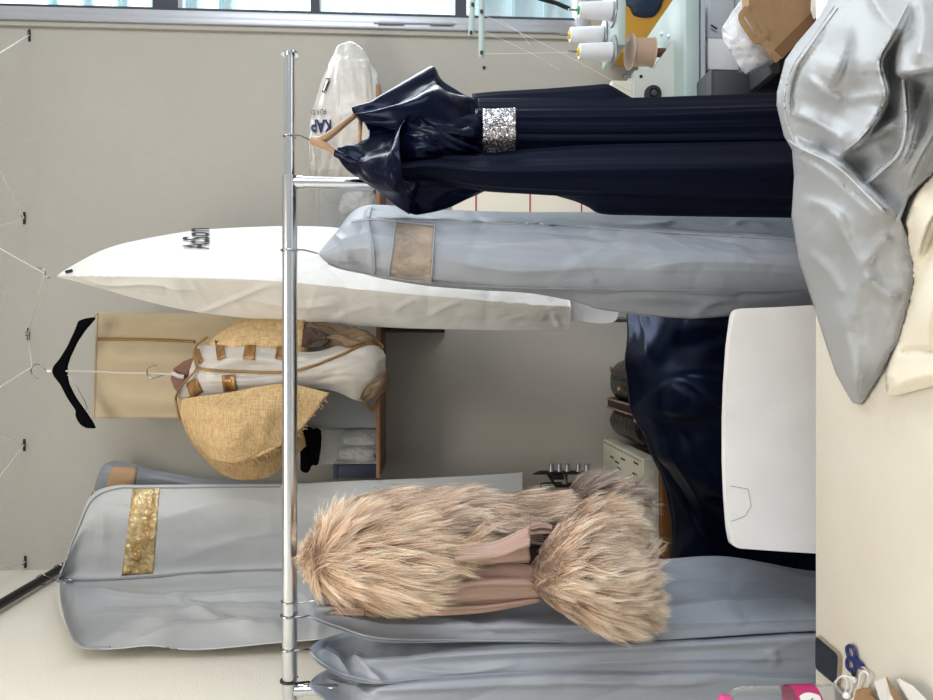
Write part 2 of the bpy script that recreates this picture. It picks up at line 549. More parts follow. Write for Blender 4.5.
m_foil = mat('gold_foil', RGB(236, 214, 166), 0.2, 0.2, bump=[((16, 16, 20), 3, 1.0, 0.05)], var=((9, 9, 24), RGB(170, 134, 78), 1.0))
m_tan_seen = mat('tan_cloth_in_cover', RGB(176, 144, 112), 0.7, bump=[(V3(40), 4, 0.5, 0.01)])

# window glass
def glass_mat():
    M = bpy.data.materials.new('window_glass'); M.use_nodes = True
    t = M.node_tree; t.nodes.clear()
    out = nn(t, 'ShaderNodeOutputMaterial'); mx = nn(t, 'ShaderNodeMixShader')
    tr = nn(t, 'ShaderNodeBsdfTransparent'); gl = nn(t, 'ShaderNodeBsdfGlossy')
    gl.inputs['Roughness'].default_value = 0.05
    mx.inputs[0].default_value = 0.06
    t.links.new(tr.outputs[0], mx.inputs[1]); t.links.new(gl.outputs[0], mx.inputs[2]); t.links.new(mx.outputs[0], out.inputs[0])
    return M
m_glass = glass_mat()

# sequins
def sequin_mat():
    M = bpy.data.materials.new('silver_sequins'); M.use_nodes = True
    t = M.node_tree; b = t.nodes['Principled BSDF']
    tc = nn(t, 'ShaderNodeTexCoord'); vo = nn(t, 'ShaderNodeTexVoronoi')
    vo.inputs['Scale'].default_value = 430
    t.links.new(tc.outputs['Object'], vo.inputs['Vector'])
    geo = nn(t, 'ShaderNodeNewGeometry')
    sub = nn(t, 'ShaderNodeVectorMath', operation='SUBTRACT'); sub.inputs[1].default_value = (0.5, 0.5, 0.5)
    sc = nn(t, 'ShaderNodeVectorMath', operation='SCALE'); sc.inputs['Scale'].default_value = 1.1
    ad = nn(t, 'ShaderNodeVectorMath', operation='ADD'); no = nn(t, 'ShaderNodeVectorMath', operation='NORMALIZE')
    t.links.new(vo.outputs['Color'], sub.inputs[0]); t.links.new(sub.outputs[0], sc.inputs[0])
    t.links.new(sc.outputs[0], ad.inputs[0]); t.links.new(geo.outputs['Normal'], ad.inputs[1])
    t.links.new(ad.outputs[0], no.inputs[0]); t.links.new(no.outputs[0], b.inputs['Normal'])
    hs = nn(t, 'ShaderNodeMix', data_type='RGBA')
    hs.inputs['A'].default_value = RGB(210, 208, 212); hs.inputs['B'].default_value = RGB(120, 112, 110)
    sx = nn(t, 'ShaderNodeSeparateColor'); t.links.new(vo.outputs['Color'], sx.inputs[0])
    t.links.new(sx.outputs[0], hs.inputs['Factor']); t.links.new(hs.outputs['Result'], b.inputs['Base Color'])
    b.inputs['Metallic'].default_value = 0.9; b.inputs['Roughness'].default_value = 0.22
    return M
m_sequin = sequin_mat()

# fur: colour travels with each hair
def fur_mat():
    M = bpy.data.materials.new('fox_fur'); M.use_nodes = True
    t = M.node_tree; b = t.nodes['Principled BSDF']
    at = nn(t, 'ShaderNodeAttribute'); at.attribute_name = 'hair_colour'
    t.links.new(at.outputs['Color'], b.inputs['Base Color'])
    b.inputs['Roughness'].default_value = 0.6
    b.inputs['Specular IOR Level'].default_value = 0.25
    b.inputs['Sheen Weight'].default_value = 0.2
    return M
m_fur = fur_mat()

# ------------------------------------------------------------------ the room
YB = 2.18                        # back wall
XL = P(30, 570, YB).x            # left wall
wx0 = P(300, 24.0, YB).x         # window opening starts
sill_z = P(588, 20, YB).z
b = MB()
b.bx((XL - 0.12, YB, 0), (wx0, YB + 0.14, 3.3))
b.bx((wx0, YB, 0), (3.0, YB + 0.14, sill_z))
struct(b.build('wall_back', m_wall, smooth=False))
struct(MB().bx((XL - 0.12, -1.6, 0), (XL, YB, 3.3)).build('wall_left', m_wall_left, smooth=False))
struct(MB().bx((XL - 0.12, -1.6, -0.06), (3.0, YB + 0.14, 0)).build('floor', m_floor, smooth=False))
struct(MB().bx((XL - 0.12, -1.6, 3.3), (3.0, YB + 0.14, 3.4)).build('ceiling', m_wall, smooth=False))
struct(MB().bx((XL, YB - 0.012, 0), (3.0, YB, 0.07)).build('baseboard_back', m_paper, smooth=False))

# window: flat wooden lining, aluminium frame rails, dark seals, panes
win = bpy.data.objects.new('window_1', None); C.objects.link(win); win.location = (wx0, YB, sill_z); ROOT['window_1'] = (wx0, YB, sill_z)
struct(win)
xl = P(300, 34, YB).x
fr = MB()
fr.bx((xl, YB - 0.012, sill_z - 0.03), (P(300, 29.5, YB).x, YB, 3.3), 0.002)
fr.bx((xl, YB - 0.012, sill_z - 0.05), (3.0, YB, sill_z), 0.002)
fr.build('window_trim', m_wall, win)
fr = MB()
x1 = P(300, 29.5, YB).x; x2 = P(300, 23, YB).x; x3 = P(300, 14, YB).x
fr.bx((x1, YB - 0.022, sill_z), (x2, YB + 0.02, 3.3), 0.003)
fr.bx((x2, YB - 0.006, sill_z), (x3, YB + 0.03, 3.3), 0.003)
fr.bx((x1, YB - 0.022, sill_z), (3.0, YB + 0.03, sill_z + 0.045), 0.003)
fr.build('window_frame', m_alu, win)
x4 = P(300, 11, YB).x
fr = MB()
fr.bx((x3, YB + 0.0, sill_z + 0.04), (x4, YB + 0.05, 3.3))
def zu(u): return P(u, 8, YB + 0.03).z
for (ua, ub) in ((156, 181), (312, 321), (455, 466)):
    fr.bx((x4 - 0.004, YB + 0.004, zu(ub)), (3.0, YB + 0.045, zu(ua)))
fr.build('mullion', m_seal, win)
MB().bx((x4 - 0.004, YB + 0.02, sill_z + 0.04), (3.0, YB + 0.026, 3.3)).build('pane', m_glass, win, smooth=False)
la = MB()
la.tube(pts([(374, 22.5), (456, 23.5)], YB - 0.026), 0.0022)
la.tube(pts([(378, 22.5), (404, 22.8)], YB - 0.028), 0.0052)
la.tube(pts([(430, 23.2), (453, 23.5)], YB - 0.028), 0.0052)
la.build('latch_rod', m_alu, win)
# neighbour's facade outside the window
m_out = mat('pale_facade', RGB(236, 248, 249), 0.8, var=((9, 2, 14), RGB(204, 234, 240), 1.0))
m_out2 = mat('facade_rail', RGB(196, 226, 232), 0.6)
nb = thing('neighbouring_building', 'pale blue building seen through the window panes at the top edge', 'building', (2.6, 4.2, 0))
MB().bx((1.0, 4.2, 0), (5.0, 4.4, 4.5)).build('facade', m_out, nb, smooth=False)
r_ = MB()
for k in range(18):
    r_.bx((1.0, 4.15, 0.3 + k * 0.2), (5.0, 4.19, 0.32 + k * 0.2))
r_.build('facade_rail', m_out2, nb, smooth=False)

# ------------------------------------------------------------------ cutting table in front
ZT = 0.852
YT = PZ(815.3, 500, ZT).y
tb = thing('cutting_table', 'cream topped work table in front of the hanging garments', 'table', (0.1, 0.6, 0))
MB().bx((XL + 0.012, 0.18, ZT - 0.03), (1.05, YT, ZT), 0.002).build('tabletop', m_table, tb)
for sx in (XL + 0.06, 1.0):
    for sy in (0.23, YT - 0.06):
        MB().bx((sx - 0.022, sy - 0.022, 0), (sx + 0.022, sy + 0.022, ZT - 0.03), 0.003).build('leg', m_steel, tb)

# ------------------------------------------------------------------ chrome garment rack
YR = 1.28
rk = thing('garment_rack', 'chrome garment rack with telescopic top rail carrying dress, covers and fur', 'clothes rack', P(289.5, 420, YR).xy.to_3d())
zr = P(289.8, 400, YR).z
def RX(v): return P(289.8, v, YR).x
sl = MB(); sl.tube([(XL + 0.008, YR, zr), (RX(176), YR, zr)], 0.0138, 20)
sl.build('rail_sleeve', m_sleeve, rk)
MB().tube([(RX(180), YR, zr), (RX(54), YR, zr)], 0.0098, 20).build('rail_extension', m_chrome, rk)
MB().tube([(RX(55), YR, zr), (RX(52.6), YR, zr)], 0.0160, 20).build('end_cap', m_chrome, rk)
for v in (182.5, 690.5):
    x = RX(v)
    po_ = MB().tube([(x, YR, zr - 0.008), (x, YR, 0.10)], 0.0108, 20).build('post', m_chrome, rk)
    MB().tube([(x, YR, zr - 0.014), (x, YR, zr - 0.026)], 0.0125, 20).build('collar', m_chrome, po_)
    f_ = MB(); f_.tube([(x, YR - 0.22, 0.06), (x, YR - 0.2, 0.1), (x, YR + 0.2, 0.1), (x, YR + 0.22, 0.06)], 0.0125, 16)
    fo_ = f_.build('foot', m_chrome, rk)
    for sy in (-0.22, 0.22):
        MB().lathe([(0.024, 0), (0.026, 0.02), (0.026, 0.045), (0.012, 0.06)], (x, YR + sy, 0), n=16).build('caster', m_rubber, fo_)
MB().tube([(RX(690.5), YR, 0.12), (RX(182.5), YR, 0.12)], 0.0108, 16).build('lower_bar', m_chrome, rk)

def hook_on_rail(v, u_end, v_end, y_end=None, r=0.0016, turns=1):
    """wire hook over the rail and down to the garment"""
    y_end = y_end or YR
    x = RX(v)
    p = []
    R = 0.0138 + r + 0.0006
    if v < 176: R = 0.0098 + r + 0.0006
    for k in range(15):
        a = math.radians(-50 + k * 260 / 14.0)
        p.append(Vector((x, YR + R * math.cos(a), zr + R * math.sin(a))))
    p = p[::-1]
    p = p[::-1]
    p.append(Vector((x, YR - R * 0.6, zr - R * 1.7)))
    p.append((Vector((x, YR, zr - R * 1.9)) + P(u_end, v_end, y_end)) / 2)
    p.append(P(u_end, v_end, y_end))
    return MB().tube(p, r, 8)

# ------------------------------------------------------------------ wall shelf and what stands on it
zs = P(376.0, 300, 1.93).z
sh = thing('wall_shelf', 'thin brown wooden shelf on the back wall behind the garments', 'shelf', (0.2, YB, zs))
SX0, SX1 = P(380, 478, 1.93).x, P(380, 84, 1.93).x
MB().bx((SX0, 1.93, zs - 0.011), (SX1, YB, zs), 0.001).build('board', m_shelf_wood, sh)
for v in (331, 130):
    x = P(390, v, 2.0).x
    br = MB()
    br.prism([Vector((x, YB, zs - 0.016)), Vector((x, 1.95, zs - 0.016)), Vector((x, 1.95, zs - 0.026)), Vector((x, YB - 0.012, zs - 0.20)), Vector((x, YB, zs - 0.20))], (0.014, 0, 0))
    br.build('bracket', m_black, sh, smooth=False)

# white printed sack on the shelf
def crump(amp, sc, seed):
    return lambda a, b, G: amp * (crease(a * sc, b * sc * 1.5, seed) - 0.25)
ys = 2.0
sack = Sheet([[(313, 163, 2.04), (312, 155, 2.0), (313, 140, 1.97), (316, 128, 2.0), (318, 122, 2.04)] if False else
              [(u, v0 + (v1 - v0) * q, ys + 0.07 * (abs(2 * q - 1) ** 2)) for q in (0, 0.2, 0.5, 0.8, 1)]
              for (u, v0, v1) in ((309, 120, 176), (313, 106, 183), (318, 90, 186), (327, 66, 187), (336, 48, 187), (345, 41, 187), (356, 43, 187), (366, 52, 187), (373, 66, 187), (378, 74, 186))],
             60, 60, disp=crump(0.03, 5, 3))
sk = thing('plastic_sack', 'white plastic sack printed with blue letters on the shelf above the navy dress', 'bag', (sack.G[-1, 30, 0], 2.05, zs))
skm = sack.build('sack', m_plastic, sk, thick=0.07, edge=0.004)
def text_on(sheet, body, origin, right, up, size, name, material, parent, off=0.002, bold=0.0):
    """lettering laid onto a cloth; origin, right and up in photo pixels, right and up as unit pixel vectors"""
    cu = bpy.data.curves.new('lettering', 'FONT')
    cu.body = body; cu.size = 1.0; cu.offset = bold; cu.resolution_u = 4
    o = bpy.data.objects.new('lettering', cu); C.objects.link(o)
    dg = bpy.context.evaluated_depsgraph_get()
    me = bpy.data.meshes.new_from_object(o.evaluated_get(dg))
    bpy.data.objects.remove(o)
    bm = bmesh.new(); bm.from_mesh(me)
    bmesh.ops.triangulate(bm, faces=bm.faces)
    vs_ = []
    for v in bm.verts:
        u_ = origin[0] + (right[0] * v.co.x + up[0] * v.co.y) * size[0 if True else 1]
        v_ = origin[1] + (right[1] * v.co.x + up[1] * v.co.y) * size[1]
        vs_.append(sheet.at(u_, v_, off))
    bm.verts.index_update()
    fs = [[x.index for x in f.verts] for f in bm.faces]
    bm.free(); bpy.data.meshes.remove(me)
    return new_mesh(name, vs_, fs, material, parent, smooth=False)
text_on(sack, 'KAP', (332, 121), (-1, 0.0), (0.0, 1), (10.5, 17), 'lettering', m_navy_ink, skm, 0.006, 0.03)
text_on(sack, 'FÜR D', (327, 110), (-1, 0.05), (0, 1), (5, 7), 'lettering', m_navy_ink, skm, 0.006, 0.01)
g, f = sack.patch(((323, 93), (328, 79), (331, 80), (326, 94)), 4, 6, 0.006)
new_mesh('printed_box', g, f, m_ink, skm)
g, f = sack.patch(((324, 92), (328.4, 80.5), (330, 81), (325.6, 92.6)), 4, 6, 0.0068)
new_mesh('printed_box', g, f, m_plastic, skm)

# clear storage box with paper, right half hidden by the grey cover
def open_bin(name, label, x0, x1, y0, y1, z0, z1, material, t=0.003):
    r = thing(name, label, 'storage box', ((x0 + x1) / 2, (y0 + y1) / 2, z0))
    b = MB()
    b.bx((x0, y0, z0), (x1, y1, z0 + t))
    b.bx((x0, y0, z0), (x0 + t, y1, z1)); b.bx((x1 - t, y0, z0), (x1, y1, z1))
    b.bx((x0, y0, z0), (x1, y0 + t, z1)); b.bx((x0, y1 - t, z0), (x1, y1, z1))
    b.build('tub', material, r, smooth=False)
    b = MB()
    b.bx((x0 - 0.004, y0 - 0.004, z1), (x1 + 0.004, y1 + 0.004, z1 + 0.012), 0.003)
    b.build('lid', material, r)
    return r
yb0 = 1.96
def crumpled_ball(name, label, cat, c, rad, material, seed):
    bm = bmesh.new()
    bmesh.ops.create_icosphere(bm, subdivisions=4, radius=1.0)
    rnd = random.Random(seed)
    o3 = [rnd.uniform(0, 50) for _ in range(6)]
    for v in bm.verts:
        n = v.co.normalized()
        d = float(crease(np.array(n.x * 3 + o3[0] + n.z), np.array(n.y * 3 + o3[1] - n.z * 2), seed))
        k = 0.72 + 0.9 * d
        q = Vector([math.copysign(abs(n[i]) ** 0.7, n[i]) * rad[i] for i in range(3)])
        v.co = q * k
    bm.verts.index_update()
    Vv = [Vector(c) + v.co for v in bm.verts]
    fs = [[v.index for v in f.verts] for f in bm.faces]
    bm.free()
    o = new_mesh(name, Vv, fs, material)
    return tag(o, label, cat)

b1 = open_bin('storage_box', 'clear plastic box of crumpled paper on the shelf above the central grey cover', P(350, 232, yb0).x, P(350, 187, yb0).x, yb0, 2.16, zs, P(319, 200, yb0).z, m_bin)
crumpled_ball('tissue_bundle', 'white crumpled paper inside the clear box above the central grey cover', 'paper', (P(350, 208, 2.03).x, 2.05, zs + 0.062), (0.055, 0.065, 0.062), m_tissue, 5)
MB().tube([(P(376, 192, yb0 - 0.006).x, yb0 - 0.010, P(376, 192, yb0).z), (P(376, 192, yb0).x, yb0 - 0.004, P(376, 192, yb0).z)], 0.007, 12).build('clip', m_scis, b1)
# three containers on the shelf's left end
z_top2 = P(322, 445, yb0).z
b2 = open_bin('storage_box', 'cloudy grey plastic box on the shelf behind the burlap jacket', P(350, 428, yb0).x, P(350, 345, yb0).x, yb0, 2.16, zs, P(300, 420, yb0).z, m_bin_grey)
b3 = open_bin('storage_box', 'clear plastic box of white tissue on the shelf beside the navy file box', P(350, 464, yb0).x, P(350, 429.5, yb0).x, yb0, 2.16, zs, z_top2, m_bin)
MB().tube([(P(376, 456, yb0 - 0.006).x, yb0 - 0.010, P(376, 456, yb0).z), (P(376, 456, yb0).x, yb0 - 0.004, P(376, 456, yb0).z)], 0.006, 12).build('clip', m_scis, b3)
crumpled_ball('tissue_bundle', 'white tissue bundle nearest the navy box inside the clear shelf box', 'paper', (P(350, 455, 2.0).x, 2.03, zs + 0.062), (0.024, 0.05, 0.066), m_tissue, 8)
crumpled_ball('tissue_bundle', 'white tissue bundle nearest the cloudy box inside the clear shelf box', 'paper', (P(350, 439, 2.0).x, 2.03, zs + 0.058), (0.024, 0.05, 0.062), m_tissue, 9)
nb_ = thing('file_box', 'small navy box at the end of the brown shelf', 'box', (P(350, 471, yb0).x, 2.05, zs))
MB().bx((P(350, 478, yb0).x, yb0, zs), (P(350, 465, yb0).x, 2.15, P(334, 470, yb0).z), 0.003).build('box', mat('navy_card', RGB(26, 34, 56), 0.5), nb_)
MB().bx((P(350, 478, yb0).x - 0.002, yb0 - 0.002, P(338, 470, yb0).z), (P(350, 465, yb0).x + 0.002, 2.152, P(333, 470, yb0).z), 0.002).build('lid', mat('navy_card_lid', RGB(36, 44, 66), 0.5), nb_)
# black gloves lying over the box tops
gl = Sheet([[(u, v0 + (v1 - v0) * q, 1.945 - 0.03 * math.sin(PI * q)) for q in (0, 0.25, 0.5, 0.75, 1)] for (u, v0, v1) in ((300, 428, 470), (304, 427, 473), (309, 427, 472), (313, 428, 466), (318, 428, 464), (321, 430, 450))], 24, 30, disp=crump(0.02, 4, 21))
gl.build('glove', m_velvet, None, thick=0.03, edge=0.004)
tag(bpy.data.objects['glove'], 'black velvet glove slung over the boxes on the brown shelf', 'glove')

# ------------------------------------------------------------------ line of cord near the ceiling with its hooks
hooks = [(29, 35), (24, 218), (28, 334), (24, 445), (25, 562)]
hk_lab = ['black cord hook nearest the window, at the top of the wall', 'black cord hook on the wall above the white printed cover',
          'black cord hook on the wall between white cover and black hanger', 'black cord hook on the wall left of the black hanger',
          'black cord hook on the wall by the left corner']
hp = []
proto = None
for (uv, lab) in zip(hooks, hk_lab):
    p = P(uv[0], uv[1], YB - 0.004)
    hp.append(P(uv[0], uv[1], YB - 0.016))
    if proto is None:
        t_ = thing('cord_hook', lab, 'hook', p, 'cord hooks along the top of the wall')
        MB().bx(p + Vector((-0.019, -0.0, -0.0035)), p + Vector((0.019, 0.003, 0.0035)), 0.001).build('plate', m_black, t_)
        MB().tube([p + Vector((-0.006, 0, 0)), p + Vector((-0.004, -0.016, -0.003)), p + Vector((0.004, -0.016, -0.003)), p + Vector((0.006, 0, 0))], 0.002, 8).build('eye', m_wire, t_)
        proto = t_
    else:
        t_ = proto.copy(); C.objects.link(t_); t_.location = p; t_['label'] = lab
        for ch in list(proto.children):
            c_ = ch.copy(); C.objects.link(c_); c_.parent = t_
yA = 1.48
YW = 1.80       # white cover and its stretch of cord
bag_hook = P(44.5, 273.5, YW)
hang_hook = P(32, 367, 1.90)
def tow(p0, uv0, uv1, yfar, n=1):
    k = (-150 - uv0[0]) / (uv1[0] - uv0[0])
    return P(-150, uv0[1] + k * (uv1[1] - uv0[1]), yfar)
cd = MB()
def run(*p): cd.tube(list(p), 0.0016, 6)
run(hp[0], tow(0, (29, 35), (0, 53), yA))
run(tow(0, (24, 212), (0, 165), yA), hp[1], tow(0, (24, 219), (0, 227), yA))
run(tow(0, (45, 273), (0, 248), 1.5), bag_hook, hp[2], hang_hook, tow(0, (33, 370), (0, 390), 1.5))
run(tow(0, (24, 443), (0, 430), yA), hp[3], tow(0, (24, 447), (0, 478), yA))
run(hp[4], tow(0, (25, 562), (0, 569), yA))
tag(cd.build('clothesline_cord', m_cord), 'thin white cord zigzagging from the wall hooks above the garments', 'cord')

# black rod along the left wall
zrod = P(66, 571, 2.15).z
xr = XL + 0.022
tag(MB().tube([(xr, 2.178, zrod), (xr, 1.2, zrod)], 0.0125, 16).build('hanging_rod', m_black), 'black hanging rod along the left wall, going out at the top', 'rod')

# ------------------------------------------------------------------ white long cover on the cord
def bag_disp(amp, seed, kx=3.0, ky=3.0, big=0.0):
    def d(a, b, G):
        env = np.clip(np.minimum(a, 1 - a) * 6, 0, 1)
        X = G[..., 0] + G[..., 1] * 0.8; Z = G[..., 2]
        r = amp * wrk(X * 9, Z * 6, seed) + amp * 0.5 * wrk(X * 22, Z * 16, seed + 3) + big * fbm(X * 8, Z * 5, seed + 5)
        return r * env
    return d
yw = YW
wb_rows = []
for (u, v0, vr, v1) in ((58, 274.5, 276, 277.5), (70, 267, 276, 280), (100, 251, 276, 288), (130, 242, 276.5, 297), (165, 235, 277, 306), (200, 230, 278, 312.5), (250, 227, 279.5, 318.5), (300, 226, 283, 322), (340, 228, 287, 324.5), (400, 236, 293, 328), (460, 248, 298, 329.5), (520, 258, 303.5, 330.5), (566, 266, 306.5, 330.5), (571, 268, 308, 330)):
    d_ = min(1.0, (u - 50) / 110.0)
    wb_rows.append([(u, v0, yw + 0.05 * d_), (u, (v0 * 2 + vr) / 3, yw - 0.02 * d_), (u, (v0 + 2 * vr) / 3, yw - 0.075 * d_), (u, vr, yw - 0.12 * d_), (u, (2 * vr + v1) / 3, yw - 0.07 * d_), (u, (vr + 2 * v1) / 3, yw - 0.01 * d_), (u, v1, yw + 0.04 * d_)])
ws = Sheet(wb_rows, 220, 91, lincol=0.7, disp=lambda a, b, G: bag_disp(0.004, 11, 3, 7, 0.014)(a, b, G) + px_folds(G, [([(196, 313), (230, 300), (272, 283)], 0.005, 6, 3), ([(394, 311), (402, 304), (414, 298)], 0.005, 6, 3), ([(426, 318), (440, 307), (460, 301)], 0.005, 6, 3), ([(80, 277), (110, 284), (150, 282), (200, 290)], 0.008, 7, 5), ([(330, 322), (350, 312), (372, 306)], 0.003, 8, 6), ([(500, 325), (520, 316), (545, 314)], 0.003, 8, 6), ([(553, 312), (556, 320), (560, 329)], 0.006, 5, 5), ([(104, 256), (130, 247), (160, 250)], 0.008, 8, 6), ([(250, 300), (300, 305), (340, 303)], 0.006, 10, 8)]))
wt = thing('garment_cover', 'long white fabric garment cover with black lettering hanging from the cord', 'garment bag', bag_hook)
wsm = ws.build('cover', m_white_bag, wt, thick=0.05, edge=0.003)
MB().tube(ws.path([(r[3][0], r[3][1]) for r in wb_rows], 90, 0.0015), 0.002, 6).build('piping', m_white_bag, wt)
for l in ([(271, 324), (250, 316), (264, 281)], [(395, 311), (402, 303), (411, 298)], [(427, 317), (440, 306), (458, 301)], [(205, 312), (230, 300), (272, 282)]):
    pass
text_on(ws, 'AtSon', (209, 250), (0, -1), (-1, 0), (37, 8.4), 'lettering', m_ink, wsm, 0.004, 0.015)
hkp = smooth_path([P(36, 268.5, YW), P(41, 268, YW), P(45, 271, YW), P(46, 276, YW), P(50, 278, YW), P(56, 277, YW), P(62, 276, YW)], 30)
MB().tube(hkp, 0.0017, 8).build('hook', m_wire, wt)
MB().tube([P(66, 272, YW - 0.01), P(72, 270.5, YW - 0.012)], 0.004, 8).build('zip_pull', m_black, wt)

# ------------------------------------------------------------------ black velvet hanger on the cord
yh = 1.90
bh = thing('coat_hanger', 'black velvet hanger on the white cord above the cream cloth', 'hanger', P(60, 371, yh))
arm = [(93, 317), (84, 318.5), (77.5, 321), (76, 326), (73.5, 332), (67, 346), (59, 359), (53, 366), (51.5, 371), (53, 376), (60, 385), (67, 398.6), (75.5, 411), (74.6, 414.5), (76.5, 420), (80, 425), (86, 428.4), (94.5, 428.6), (92, 423), (86, 414), (74, 397), (68, 385), (66, 377), (66, 366), (69, 357), (76, 342), (84, 330), (94.5, 318)]
pol = [P(u, v, yh - 0.006) for u, v in arm]
bm = bmesh.new()
vv = [bm.verts.new(p) for p in pol]
fc = bm.faces.new(vv)
r_ = bmesh.ops.extrude_face_region(bm, geom=[fc])
bmesh.ops.translate(bm, vec=(0, 0.012, 0), verts=[e for e in r_['geom'] if isinstance(e, bmesh.types.BMVert)])
bmesh.ops.recalc_face_normals(bm, faces=bm.faces[:])
bmesh.ops.bevel(bm, geom=[e for e in bm.edges], offset=0.0022, segments=2, affect='EDGES')
bmesh.ops.triangulate(bm, faces=[f for f in bm.faces if len(f.verts) > 4])
bm.verts.index_update()
new_mesh('arms', [v.co.copy() for v in bm.verts], [[v.index for v in f.verts] for f in bm.faces], m_velvet, bh, smooth=False)
bm.free()
MB().tube(smooth_path([P(38, 378, yh), P(33, 375, yh), P(31, 370, yh), P(34, 365, yh), P(39, 364.5, yh), (P(43, 367, yh)), P(47, 371, yh), P(53, 371, yh)], 30), 0.0018, 8).build('hook', m_wire, bh)
MB().tube([P(47, 371, yh), P(52, 371.2, yh)], 0.0034, 10).build('hook_collar', m_cable, bh)
MB().tube(smooth_path([P(67, 375, yh), P(75, 384, yh), P(84, 400, yh), P(87, 408, yh), P(85, 412, yh)], 20), 0.0009, 6).build('wire_loop', m_wire, bh)
MB().tube(smooth_path([P(92, 322, yh), P(95, 316, yh), P(98, 313.5, yh + 0.02)], 10), 0.0009, 6).build('wire_loop', m_wire, bh)

# cream cloth behind it with a gold line
yc = 1.985
cr = Sheet([[(u + (v - 313) * -0.045 * max(0, 1 - (u - 97) / 60.0), v, yc) for v in (312.5, 330, 350, 371, 395, 418.5)] for u in (98, 120, 150, 190, 230, 270, 305)], 60, 50,
           disp=lambda a, b, G: 0.010 * np.sin(a * 17 + 2 * fbm(a * 2, b * 3, 4)) * np.clip(b * 4, 0.1, 1) + 0.008 * fbm(a * 4, b * 5, 9))
ct = thing('cream_cloth', 'cream cloth with a gold stripe hanging from the black hanger', 'cloth', P(97, 371, yc))
cr.build('cloth', m_cream, ct, thick=0.008, edge=0.002)
MB().tube(cr.path([(98, 339), (130, 339.5), (170, 340.5), (195, 342)], 40, 0.003), 0.0042, 8, flat=0.9).build('gold_stripe', m_gold, ct)
MB().tube(cr.path([(97.6, 313), (96, 350), (94, 417)], 40, 0.001), 0.0026, 6).build('hem', m_cream, ct)

# ------------------------------------------------------------------ burlap jacket on the reddish hanger
yj = 1.80
hg = thing('coat_hanger', 'reddish brown wooden hanger holding the burlap jacket, hung below the black hanger', 'hanger', P(165, 374, yj + 0.03))
pol = [(172, 372), (174, 368), (184, 361), (193, 357.5), (205, 352), (207, 356), (196, 364), (188, 371), (187, 377), (190, 386), (196, 394), (190, 398), (180, 396), (174, 388), (170.5, 379)]
MB().prism([P(u, v, yj + 0.02) for u, v in pol], (0, 0.02, 0)).build('arms', m_wood_dk, hg, smooth=False)
MB().tube(smooth_path([P(158, 377, yj + 0.03), P(152, 378.5, yj + 0.03), P(147.5, 375, yj + 0.03), P(147.5, 369, yj + 0.03), P(152, 366, yj + 0.03), P(157, 365.5, yj + 0.03)], 24), 0.0015, 8).build('hook', m_wire, hg)
MB().tube([P(158, 377, yj + 0.03), P(166, 374, yj + 0.03), P(174, 375, yj + 0.03)], 0.0018, 8).build('hook_shank', m_wire, hg)
MB().tube([P(172, 373, yj + 0.012), P(178, 376, yj + 0.010), P(184, 377, yj + 0.012)], 0.006, 10).build('tie', m_satin, hg)
tag(MB().tube(smooth_path([P(66, 371, 1.885), P(90, 371.6, 1.88), P(120, 373, 1.86), P(150, 373.5, 1.84), P(172, 374.5, 1.815)], 30), 0.0026, 8).build('ribbon_cord', m_satin), 'thin ivory cord running from the black hanger down to the reddish hanger', 'cord')

jt = thing('burlap_jacket', 'tan burlap jacket with ivory satin, gold patches and gold piping on the reddish hanger', 'jacket', P(180, 380, yj))
def wv(amp, seed, kx=3, ky=3):
    return lambda a, b, G: amp * 2 * fbm(a * kx, b * ky, seed) * np.clip(np.minimum(np.minimum(a, 1 - a), np.minimum(b, 1 - b)) * 8, 0.15, 1)
# back body behind (darker burlap hanging lowest)
back = Sheet([[(178, 395, yj), (185, 398, yj - 0.01), (192, 398, yj), (200, 392, yj + 0.02)], [(184, 428, yj), (200, 420, yj - 0.03), (230, 412, yj - 0.02), (250, 400, yj + 0.02)], [(196, 448, yj), (220, 446, yj - 0.04), (255, 436, yj - 0.03), (285, 415, yj + 0.02)],
              [(212, 466, yj), (235, 464, yj - 0.03), (268, 456, yj - 0.02), (302, 432, yj + 0.02)], [(222, 475, yj), (245, 480, yj - 0.01), (275, 474, yj), (306, 446, yj + 0.02)]], 50, 50, disp=wv(0.012, 31))
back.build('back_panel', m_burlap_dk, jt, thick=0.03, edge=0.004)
# right shoulder panel
rs = Sheet([[(196, 352, yj + 0.01), (208, 342, yj + 0.0), (225, 329, yj + 0.02), (240, 320, yj + 0.05)], [(215, 352, yj - 0.02), (228, 342, yj - 0.03), (245, 328, yj), (262, 318, yj + 0.04)], [(255, 352, yj - 0.03), (262, 342, yj - 0.035), (275, 329, yj), (285, 317, yj + 0.04)],
            [(296, 352, yj - 0.02), (299, 342, yj - 0.02), (302, 330, yj), (303, 318, yj + 0.04)], [(309, 356, yj), (307, 344, yj), (305, 330, yj + 0.02), (305, 318, yj + 0.05)]], 50, 40, disp=wv(0.01, 33))
rs.build('shoulder_panel', m_burlap, jt, thick=0.02, edge=0.003)
